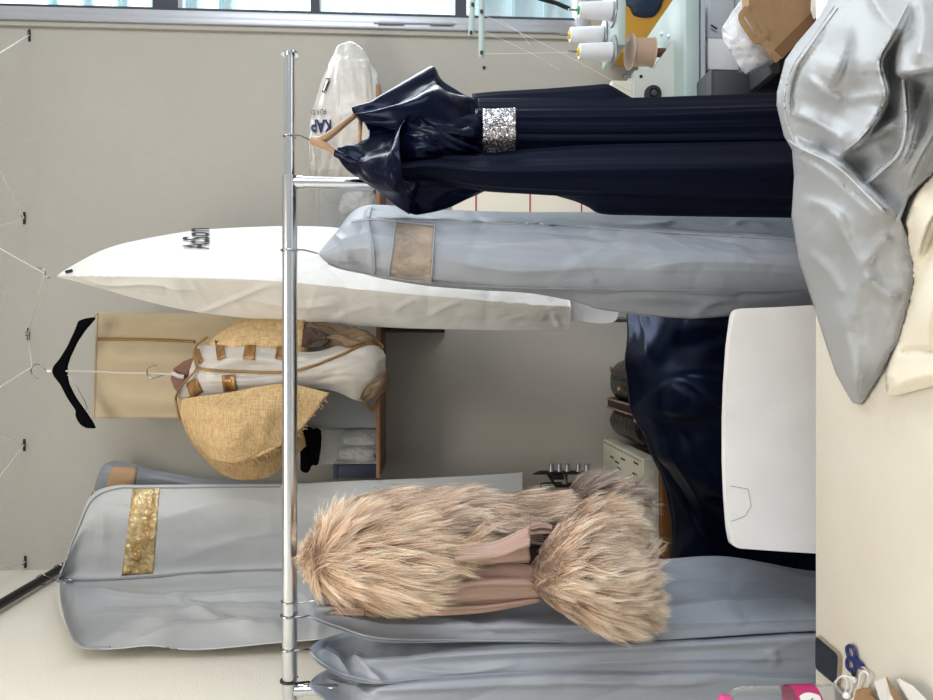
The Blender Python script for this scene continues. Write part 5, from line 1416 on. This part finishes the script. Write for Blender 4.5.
MB().bx((P(745, 150, 1.58).x, 1.58, 0), (P(745, 71, 1.58).x, 1.73, P(711, 85, 1.58).z), 0.006, 3).build('body', m_grey_box, db)
MB().bx((P(745, 150, 1.58).x - 0.002, 1.577, P(713, 85, 1.58).z), (P(745, 71, 1.58).x + 0.002, 1.732, P(710, 85, 1.58).z), 0.002).build('lid', m_grey_box, db)
db2 = thing('storage_crate', 'low black crate below the white polythene bag', 'crate', (P(790, 40, 1.5).x, 1.56, 0))
MB().bx((P(785, 72, 1.46).x, 1.46, 0), (1.12, 1.56, P(772, 40, 1.46).z), 0.006, 3).build('body', m_rubber, db2)
MB().bx((P(785, 72, 1.46).x - 0.005, 1.455, P(779, 40, 1.46).z), (1.125, 1.565, P(771, 40, 1.46).z), 0.003).build('lid', m_grey_box, db2)

pb = Sheet([[(742, -2, 1.46), (732, 12, 1.45), (724, 24, 1.45), (722, 31, 1.46)], [(756, 0, 1.45), (748, 18, 1.43), (735, 36, 1.43), (729, 46, 1.45)], [(770, 8, 1.45), (762, 30, 1.42), (750, 48, 1.42), (737, 61, 1.45)], [(782, 40, 1.45), (775, 54, 1.43), (762, 64, 1.43), (746, 73, 1.45)], [(783, 57, 1.46), (777, 61, 1.45), (766, 66, 1.45), (750, 73, 1.46)]], 40, 40, disp=crump(0.02, 4, 131))
tag(pb.build('polythene_bag', m_polybag, None, thick=0.03, edge=0.003), 'crumpled white polythene bag tucked beside the kraft paper bag', 'bag')
ykb = 1.36
kb = thing('paper_bag', 'tilted brown kraft paper bag with handle under the machine table', 'paper bag', P(800, 20, ykb))
MB().prism([P(u, v, ykb) for u, v in ((748, -30), (749, 5), (755, 15), (776, 49), (783, 57), (822, 11), (858, -30))], (0, 0.03, 0)).build('bag', m_kraft, kb, smooth=False)
MB().prism([P(u, v, ykb - 0.004) for u, v in ((775, 49), (783.5, 57.5), (835, 2), (828, -4))], (0, 0.004, 0)).build('gusset', m_kraft_in, kb, smooth=False)
MB().tube(smooth_path([P(747, 8, ykb - 0.004), P(741, 17, ykb - 0.004), P(748, 30, ykb - 0.004), P(757, 41, ykb - 0.004), P(764, 36, ykb - 0.004), P(768, 34, ykb - 0.004)], 24), 0.0075, 6, flat=0.3).build('handle', m_kraft, kb)
tag(MB().prism([P(u, v, 1.30) for u, v in ((820, -20), (819, 3), (822, 12), (833, 2), (840, -20))], (0, 0.03, 0)).build('paper_sheet', m_paper, smooth=False), 'white paper edge showing between kraft bag and grey heap', 'paper')

# ------------------------------------------------------------------ grey cover heaped on the table
def fold_heap(name, label, cat, outline, creases, bumps, material, swell=0.03, soft=22.0, step=3.0, seed=1, wr=0.0016):
    """A crumpled cloth lying on the table.  outline = [(u, v, height)], height None = just reaching the far table edge.
    creases = [(polyline, height, width to the right of the line, width to its left)]; bumps = [(u, v, radius, height)]"""
    rim = []
    for k in range(len(outline)):
        a, b = outline[k], outline[(k + 1) % len(outline)]
        def hh(q):
            if q[2] is not None: return q[2]
            d = P(q[0], q[1], 0.984); return max(0.004, d.z - ZT)
        ha, hb_ = hh(a), hh(b)
        L = math.hypot(b[0] - a[0], b[1] - a[1]); n = max(1, int(L / (step * 1.6)))
        for i in range(n):
            t = i / n
            rim.append((a[0] + (b[0] - a[0]) * t, a[1] + (b[1] - a[1]) * t, ha + (hb_ - ha) * t))
    Rm = np.array(rim)
    us = np.arange(Rm[:, 0].min(), Rm[:, 0].max(), step); vs_ = np.arange(Rm[:, 1].min(), Rm[:, 1].max(), step)
    U, V = np.meshgrid(us, vs_); U = U.ravel(); V = V.ravel()
    rj = np.random.default_rng(seed); U = U + rj.uniform(-.3, .3, U.shape) * step; V = V + rj.uniform(-.3, .3, V.shape) * step
    ins = np.zeros(len(U), bool)
    x1, y1 = Rm[:, 0], Rm[:, 1]; x2, y2 = np.roll(x1, -1), np.roll(y1, -1)
    for k in range(len(x1)):
        c = ((y1[k] > V) != (y2[k] > V))
        with np.errstate(divide='ignore', invalid='ignore'):
            xx = (x2[k] - x1[k]) * (V - y1[k]) / (y2[k] - y1[k]) + x1[k]
        ins ^= c & (U < xx)
    D = np.sqrt((U[:, None] - x1[None]) ** 2 + (V[:, None] - y1[None]) ** 2)
    keep = ins & (D.min(axis=1) > step * 0.6)
    U, V = U[keep], V[keep]
    for (pl, A_, a_, b_) in creases:
        pl = np.array(pl, float)
        if len(pl) > 2: pl = _cr(pl, np.linspace(0, len(pl) - 1, 4 * (len(pl) - 1) + 1))
        L = np.concatenate([[0], np.cumsum(np.hypot(*np.diff(pl, axis=0).T))])
        t = np.arange(0, L[-1], step * 0.8)
        pu, pv = np.interp(t, L, pl[:, 0]), np.interp(t, L, pl[:, 1])
        inn = np.zeros(len(pu), bool)
        for k in range(len(x1)):
            c = ((y1[k] > pv) != (y2[k] > pv))
            with np.errstate(divide='ignore', invalid='ignore'):
                xx = (x2[k] - x1[k]) * (pv - y1[k]) / (y2[k] - y1[k]) + x1[k]
            inn ^= c & (pu < xx)
        dm_ = np.sqrt((pu[:, None] - x1[None]) ** 2 + (pv[:, None] - y1[None]) ** 2).min(axis=1)
        inn &= dm_ > step * 0.6
        pu, pv = pu[inn], pv[inn]
        if len(pu):
            far = np.sqrt((U[:, None] - pu[None]) ** 2 + (V[:, None] - pv[None]) ** 2).min(axis=1) > step * 0.75
            U = np.concatenate([U[far], pu]); V = np.concatenate([V[far], pv])
    D = np.sqrt((U[:, None] - x1[None]) ** 2 + (V[:, None] - y1[None]) ** 2)
    W = 1 / (D + 4) ** 2
    base = (W * Rm[None, :, 2]).sum(1) / W.sum(1)
    dm = D.min(axis=1)
    h = base + swell * (1 - np.exp(-dm / soft))
    fade = 1 - np.exp(-dm / 5.0)
    h = h + tents(U, V, [(p_, 0.8 * A_, a_, b_) for (p_, A_, a_, b_) in creases], fade)
    for (a, b, r, A) in bumps:
        h = h + A * np.exp(-((U - a) ** 2 + (V - b) ** 2) / (r * r)) * fade
    h = h + fade * 0.7 * wr * (wrk(U / 34.0, V / 34.0, seed + 3) * 1.5 + 0.8 * wrk(U / 15.0, V / 15.0, seed + 4)) 
    h = np.maximum(h, 0.003)
    co = [Vector((a, b)) for a, b in zip(Rm[:, 0], Rm[:, 1])] + [Vector((a, b)) for a, b in zip(U, V)]
    hs = list(Rm[:, 2]) + list(h)
    nr = len(Rm)
    vo, eo, fo, vi, ei, fi = delaunay_2d_cdt(co, [(k, (k + 1) % nr) for k in range(nr)], [], 1, 1e-4)
    top = []
    for k, c in enumerate(vo):
        top.append(PZ(c.x, c.y, ZT + 0.0015 + hs[vi[k][0]]))
    fs = [tuple(t) for t in fo]
    n = len(top)
    under = [Vector((p.x, p.y, max(ZT + 0.0006, p.z - 0.004))) for p in top]
    cnt = {}
    for t in fs:
        for k in range(3): cnt[(t[k], t[(k + 1) % 3])] = 1
    al = fs + [tuple(n + i for i in reversed(t)) for t in fs]
    for (a, b) in list(cnt):
        if (b, a) not in cnt: al.append((b, a, n + a, n + b))
    ob = tag(new_mesh(name, top + under, al, material), label, cat)
    au, av = np.array([c.x for c in vo]), np.array([c.y for c in vo])
    ah = np.array([hs[vi[k][0]] for k in range(len(vo))])
    def on(pl, n=60, up=0.0012):
        pl = _cr(np.array(pl, float), np.linspace(0, len(pl) - 1, n))
        o = []
        for a, b in pl:
            d2 = (au - a) ** 2 + (av - b) ** 2
            ix = np.argsort(d2)[:4]; w_ = 1 / (d2[ix] + 0.5)
            o.append(PZ(a, b, ZT + 0.0015 + float((ah[ix] * w_).sum() / w_.sum()) + up))
        return o
    return ob, on
N0 = None
gh = [(842, -25, N0), (820, 16, N0), (796, 44, N0), (785, 60, N0), (777, 92, N0), (776.5, 106, N0), (784, 136, N0), (792, 150, N0), (794, 176, N0), (791.5, 216, N0), (799, 262, N0), (814, 307, N0),
      (826, 345, 0.005), (836, 374, 0.006), (847, 394, 0.006), (853, 403.5, 0.006), (859, 404.5, 0.006), (868, 390, 0.006), (880, 371, 0.006), (890, 352, 0.008), (897, 338, 0.01), (905, 310, 0.012), (911, 284, 0.014), (912.5, 270, 0.016), (909, 250, 0.02), (897, 219, 0.05), (906, 196, 0.04), (922, 180, 0.03), (940, 165, 0.02), (985, 120, 0.01), (990, 40, 0.01), (985, -30, 0.02)]
gc = [([(838, 10), (806, 50), (793, 70), (786, 97), (791, 128), (800, 146)], 0.010, 5, 7),
      ([(842, 12), (812, 52), (799, 72), (793, 97), (797, 124)], -0.008, 4, 4),
      ([(784, 136), (800, 147), (826, 158), (846, 172), (866, 192), (884, 210), (898, 222)], 0.040, 46, 9),
      ([(790, 150), (812, 160), (836, 176), (858, 196), (880, 217)], -0.010, 5, 5),
      ([(910, 2), (892, 36), (878, 62), (884, 92), (876, 116), (858, 140), (842, 154)], 0.040, 34, 7),
      ([(902, 74), (904, 96), (905, 124), (899, 152), (880, 172), (862, 188)], 0.030, 7, 12),
      ([(846, 148), (866, 138), (884, 129), (902, 120)], 0.022, 9, 9),
      ([(893, 72), (912, 71.5), (940, 67), (992, 62)], 0.055, 7, 60),
      ([(790, 112), (812, 120), (832, 132), (846, 146)], 0.014, 8, 16),
      ([(806, 74), (826, 92), (846, 100)], 0.010, 14, 8),
      ([(850, 30), (842, 60), (826, 92)], 0.010, 16, 10),
      ([(846, 100), (866, 96), (882, 94)], 0.008, 10, 14),
      ([(826, 204), (846, 236), (862, 270), (856, 300), (846, 332)], 0.016, 16, 22),
      ([(862, 270), (876, 248), (892, 236)], 0.012, 14, 12),
      ([(862, 270), (882, 290), (898, 300)], 0.010, 12, 12),
      ([(838, 300), (850, 350), (855, 400)], 0.020, 24, 22),
      ([(800, 200), (824, 206), (850, 226)], 0.010, 14, 10),
      ([(806, 250), (830, 272), (846, 300)], 0.008, 14, 10),
      ([(930, 80), (918, 110), (908, 150), (890, 180)], 0.018, 10, 14),
      ([(950, 84), (940, 120), (918, 160), (904, 190)], 0.020, 14, 10),
      ([(865, -20), (880, 10), (905, 40)], 0.012, 12, 20), ([(920, -10), (925, 30), (915, 66)], 0.015, 12, 20)]
gb_ = [(828, 62, 34, 0.030), (826, 150, 12, -0.012), (862, 166, 16, -0.022), (890, 142, 12, -0.014), (886, 110, 10, -0.016), (830, 230, 26, 0.010), (925, 40, 30, 0.02), (925, 96, 16, -0.02)]
hob, hon = fold_heap('garment_cover', 'grey garment cover heaped loosely on the cream table', 'garment bag', gh, gc, gb_, m_peva_pile, 0.022, 16.0, 2.6, 5, 0.0016)
for pl in ([(834, 6), (808, 44), (793, 66), (785, 92), (786, 118), (794, 140)], [(907, 6), (891, 36), (878.5, 62), (884.5, 94), (877, 116), (860, 138), (846, 150)], [(903, 80), (905, 100), (906, 124), (900, 152), (882, 171), (866, 185)], [(788, 140), (802, 149), (826, 160), (846, 174), (866, 194), (884, 212)]):
    MB().tube(hon(pl, 70), 0.0011, 6).build('piping', m_peva_lt, hob)
for pl in ([(900, 84), (902, 100), (903, 124), (897, 151), (879, 169), (862, 183)], [(838, 8), (811, 46), (797, 68), (790, 94), (791, 116)]):
    MB().tube(hon(pl, 70, 0.0004), 0.0012, 6).build('zip', m_peva_dk, hob)
ch = [(898, 224, 0.02), (905, 244, 0.016), (912, 262, 0.010), (913, 284, 0.008), (906, 314, 0.006), (898, 340, 0.005), (889, 362, 0.005), (885, 376, 0.005), (886, 391, 0.006), (892, 396.5, 0.006), (910, 392, 0.006), (933, 386, 0.006), (985, 376, 0.006), (990, 240, 0.006), (985, 132, 0.006), (940, 168, 0.018), (922, 183, 0.02), (907, 200, 0.022)]
cc_ = [([(950, 190), (928, 224), (916, 262), (906, 300), (902, 340)], 0.028, 30, 8), ([(898, 352), (916, 350), (940, 353)], -0.010, 8, 6), ([(902, 340), (893, 362), (888, 384)], 0.012, 14, 8), ([(960, 220), (944, 260), (934, 300), (930, 350)], 0.02, 30, 16), ([(930, 182), (912, 208), (904, 232)], 0.012, 10, 8), ([(890, 390), (912, 380), (940, 374)], 0.010, 10, 16)]
fold_heap('folded_cloth', 'cream wool cloth folded on the table next to the grey heap', 'cloth', ch, cc_, [(930, 300, 30, 0.012)], m_cream_cloth, 0.018, 14.0, 2.8, 15, 0.0003)

# ------------------------------------------------------------------ small things on the table
ph_ = thing('smartphone', 'small black flat device with bronze rim at the far table edge', 'phone', PZ(828, 660, ZT))
zph = ZT + 0.006
qa = [PZ(u, v, zph) for u, v in ((814.8, 634), (839, 654.5), (837.2, 687), (814.8, 668.5))]
def rounded(q, r, n=5):
    o = []
    for i in range(len(q)):
        a, b_, c = q[i - 1], q[i], q[(i + 1) % len(q)]
        p0 = b_ + (a - b_).normalized() * r; p1 = b_ + (c - b_).normalized() * r
        for t in np.linspace(0, 1, n):
            o.append(p0 * (1 - t) ** 2 + b_ * 2 * t * (1 - t) + p1 * t * t)
    return o
rr_ = rounded(qa, 0.008)
MB().prism(rr_, (0, 0, -0.0055)).build('case', m_rim, ph_, smooth=False)
cen = sum(rr_, Vector()) / len(rr_)
MB().prism([cen + (p - cen) * 0.93 + Vector((0, 0, 0.0006)) for p in rr_], (0, 0, -0.0005)).build('screen', m_screen, ph_, smooth=False)

so = thing('scissors', 'small scissors with navy blue handles on the cream table', 'scissors', PZ(853, 660, ZT))
zs2 = ZT + 0.005
def onT(l, z=zs2): return [PZ(u, v, z) for u, v in l]
MB().tube(smooth_path(onT([(847, 648), (849, 646), (852, 646.5), (854.5, 651), (855, 657), (852.5, 659), (849, 657), (847.2, 652), (847, 648)]), 30), 0.0026, 8).build('handle', m_scis, so)
MB().tube(smooth_path(onT([(847, 663), (848, 659), (851, 659), (854, 662), (855, 668), (853, 671.5), (850, 670), (847.5, 667), (847, 663)]), 30), 0.0026, 8).build('handle', m_scis, so)
MB().tube(onT([(853, 658), (857, 662.5), (862, 667)]), [0.0034, 0.005, 0.0042], 8).build('handle_shank', m_scis, so)
MB().tube(onT([(853.5, 669), (853.5, 674), (853.5, 683)]), [0.0034, 0.0028, 0.001], 8).build('blade', m_black, so)
MB().tube(onT([(861, 666), (864.5, 669), (868.5, 673)]), [0.0034, 0.0028, 0.0006], 8, flat=0.6).build('blade', m_chrome, so)

ea = thing('earphones', 'white earphones with a looped cable next to the scissors', 'earphones', PZ(850, 685, ZT))
zc = ZT + 0.003
MB().tube(smooth_path([PZ(u, v, ZT + h) for u, v, h in ((830, 690, .002), (835, 682, .006), (841, 677, .012), (846, 679, .014), (847, 687, .008), (843, 694, .002), (838, 690, .002), (836, 682, .008), (842, 676, .016), (850, 678, .012), (852, 688, .004), (848, 697, .002), (852, 702, .002), (858, 692, .004), (860, 676, .010), (864, 671.5, .012), (868, 675, .010), (869, 684, .004), (864, 692, .002), (856, 697, .002), (845, 704, .002))], 120), 0.0012, 6).build('cable', m_cable, ea)
MB().lathe([(0.0015, 0), (0.004, 0.002), (0.0044, 0.007), (0.002, 0.010)], PZ(856, 682, ZT + 0.002), axis=(0.6, 0.1, 0.6), n=16).build('earbud', m_cable, ea)
MB().lathe([(0.0015, 0), (0.004, 0.002), (0.0044, 0.007), (0.002, 0.010)], PZ(850, 694, ZT + 0.004), axis=(-0.5, 0.3, 0.6), n=16).build('earbud', m_cable, ea)

tp = thing('paper_bag', 'small white paper bag with brown lining at the table corner', 'paper bag', PZ(900, 700, ZT))
def sheet_poly(l, name, material, par, t=0.0012):
    MB().prism([PZ(u, v, ZT + h) for u, v, h in l], (0, 0.0004, -t)).build(name, material, par, smooth=False)
sheet_poly([(874, 682, .010), (886, 677, .035), (892, 688, .022), (906, 712, .012), (884, 712, .004)], 'front_flap', m_paper, tp)
sheet_poly([(886, 677, .035), (890, 684, .030), (903, 702, .020), (912, 714, .012), (900, 714, .004), (890, 697, .010)], 'lining', m_kraft, tp)
sheet_poly([(896, 680, .020), (899, 679, .028), (912, 686, .024), (928, 702, .014), (936, 712, .008), (914, 712, .004), (900, 694, .008)], 'back_flap', m_paper, tp)
tag(MB().prism([PZ(u, v, ZT + h) for u, v, h in ((856, 690, .006), (862, 688, .014), (869, 687.5, .016), (871, 691, .014), (869, 695, .012), (874, 699, .008), (884, 712, .003), (850, 712, .003))], (0, 0, -0.002)).build('kraft_scrap', m_kraft, smooth=False), 'torn brown paper scrap between earphones and white paper bag', 'paper')

# water bottle
yb_ = PZ(834, 700, ZT).y - 0.02
bt = thing('water_bottle', 'clear plastic water bottle with pink cap and pink label', 'bottle', (P(800, 703.5, yb_).x, yb_, ZT))
bx_ = P(800, 703.5, yb_).x
hb_ = P(721, 700, yb_).z - ZT
R0 = pr(17.5, yb_)
prof = [(R0 * 0.8, 0), (R0 * 0.96, 0.004), (R0, 0.012)]
hh0, hh1 = P(832, 700, yb_).z - ZT, P(742, 700, yb_).z - ZT
for k in range(24):
    z = 0.012 + (hh1 - 0.012) * (k + 1) / 24.0
    prof.append((R0 * (1 - (0.045 if (k % 2 and not 4 < k < 11) else 0)), z))
nk = P(730, 700, yb_).z - ZT
prof += [(R0 * 0.9, hh1 + (nk - hh1) * 0.35), (R0 * 0.66, hh1 + (nk - hh1) * 0.75), (R0 * 0.48, nk), (R0 * 0.46, hb_ - 0.004)]
MB().lathe(prof, (bx_, yb_, ZT), n=40).build('bottle', m_bottle, bt)
MB().lathe([(R0 * 0.58, nk), (R0 * 0.6, nk + 0.002), (R0 * 0.6, hb_ - 0.002), (R0 * 0.5, hb_)], (bx_, yb_, ZT), n=28).build('cap', m_cap_pink, bt)
l0, l1 = P(815, 700, yb_).z - ZT, P(790, 700, yb_).z - ZT
b = MB(); n = 40
vs_ = []; fs = []
for i, z in enumerate((l0, l1)):
    for k in range(n):
        a = 2 * PI * k / n
        vs_.append(Vector((bx_ + (R0 + 0.0008) * math.cos(a), yb_ + (R0 + 0.0008) * math.sin(a), ZT + z)))
for k in range(n):
    fs.append((k, (k + 1) % n, n + (k + 1) % n, n + k))
lb_ = b.add(vs_, fs).build('label', m_label_pink, bt)
def on_label(a, z, off): return Vector((bx_ + (R0 + off) * math.cos(a), yb_ + (R0 + off) * math.sin(a), ZT + z))
gv = []; gf = []
for i in range(8):
    for j in range(10):
        q = i / 7.0
        ww = 0.62 * (0.45 + 0.55 * math.sin(PI * (0.15 + 0.7 * q)))
        gv.append(on_label(-1.15 + (j / 9.0 - 0.5) * 2 * ww, l0 + 0.003 + (l1 - l0 - 0.007) * q, 0.0014))
gf = [(i * 10 + j, i * 10 + j + 1, (i + 1) * 10 + j + 1, (i + 1) * 10 + j) for i in range(7) for j in range(9)]
new_mesh('emblem', gv, gf, m_paper, lb_)
zz = (l0 + l1) / 2
MB().tube([on_label(-1.15 + a, zz + d, 0.002) for a, d in ((-0.3, -0.004), (-0.15, 0.005), (0.0, -0.003), (0.12, 0.004), (0.3, -0.004))], 0.0007, 5).build('script_mark', m_navy_ink, lb_)
MB().tube([on_label(-1.15 + a, zz + d, 0.002) for a, d in ((-0.2, 0.004), (0.1, -0.005))], 0.0006, 5).build('script_mark', m_navy_ink, lb_)
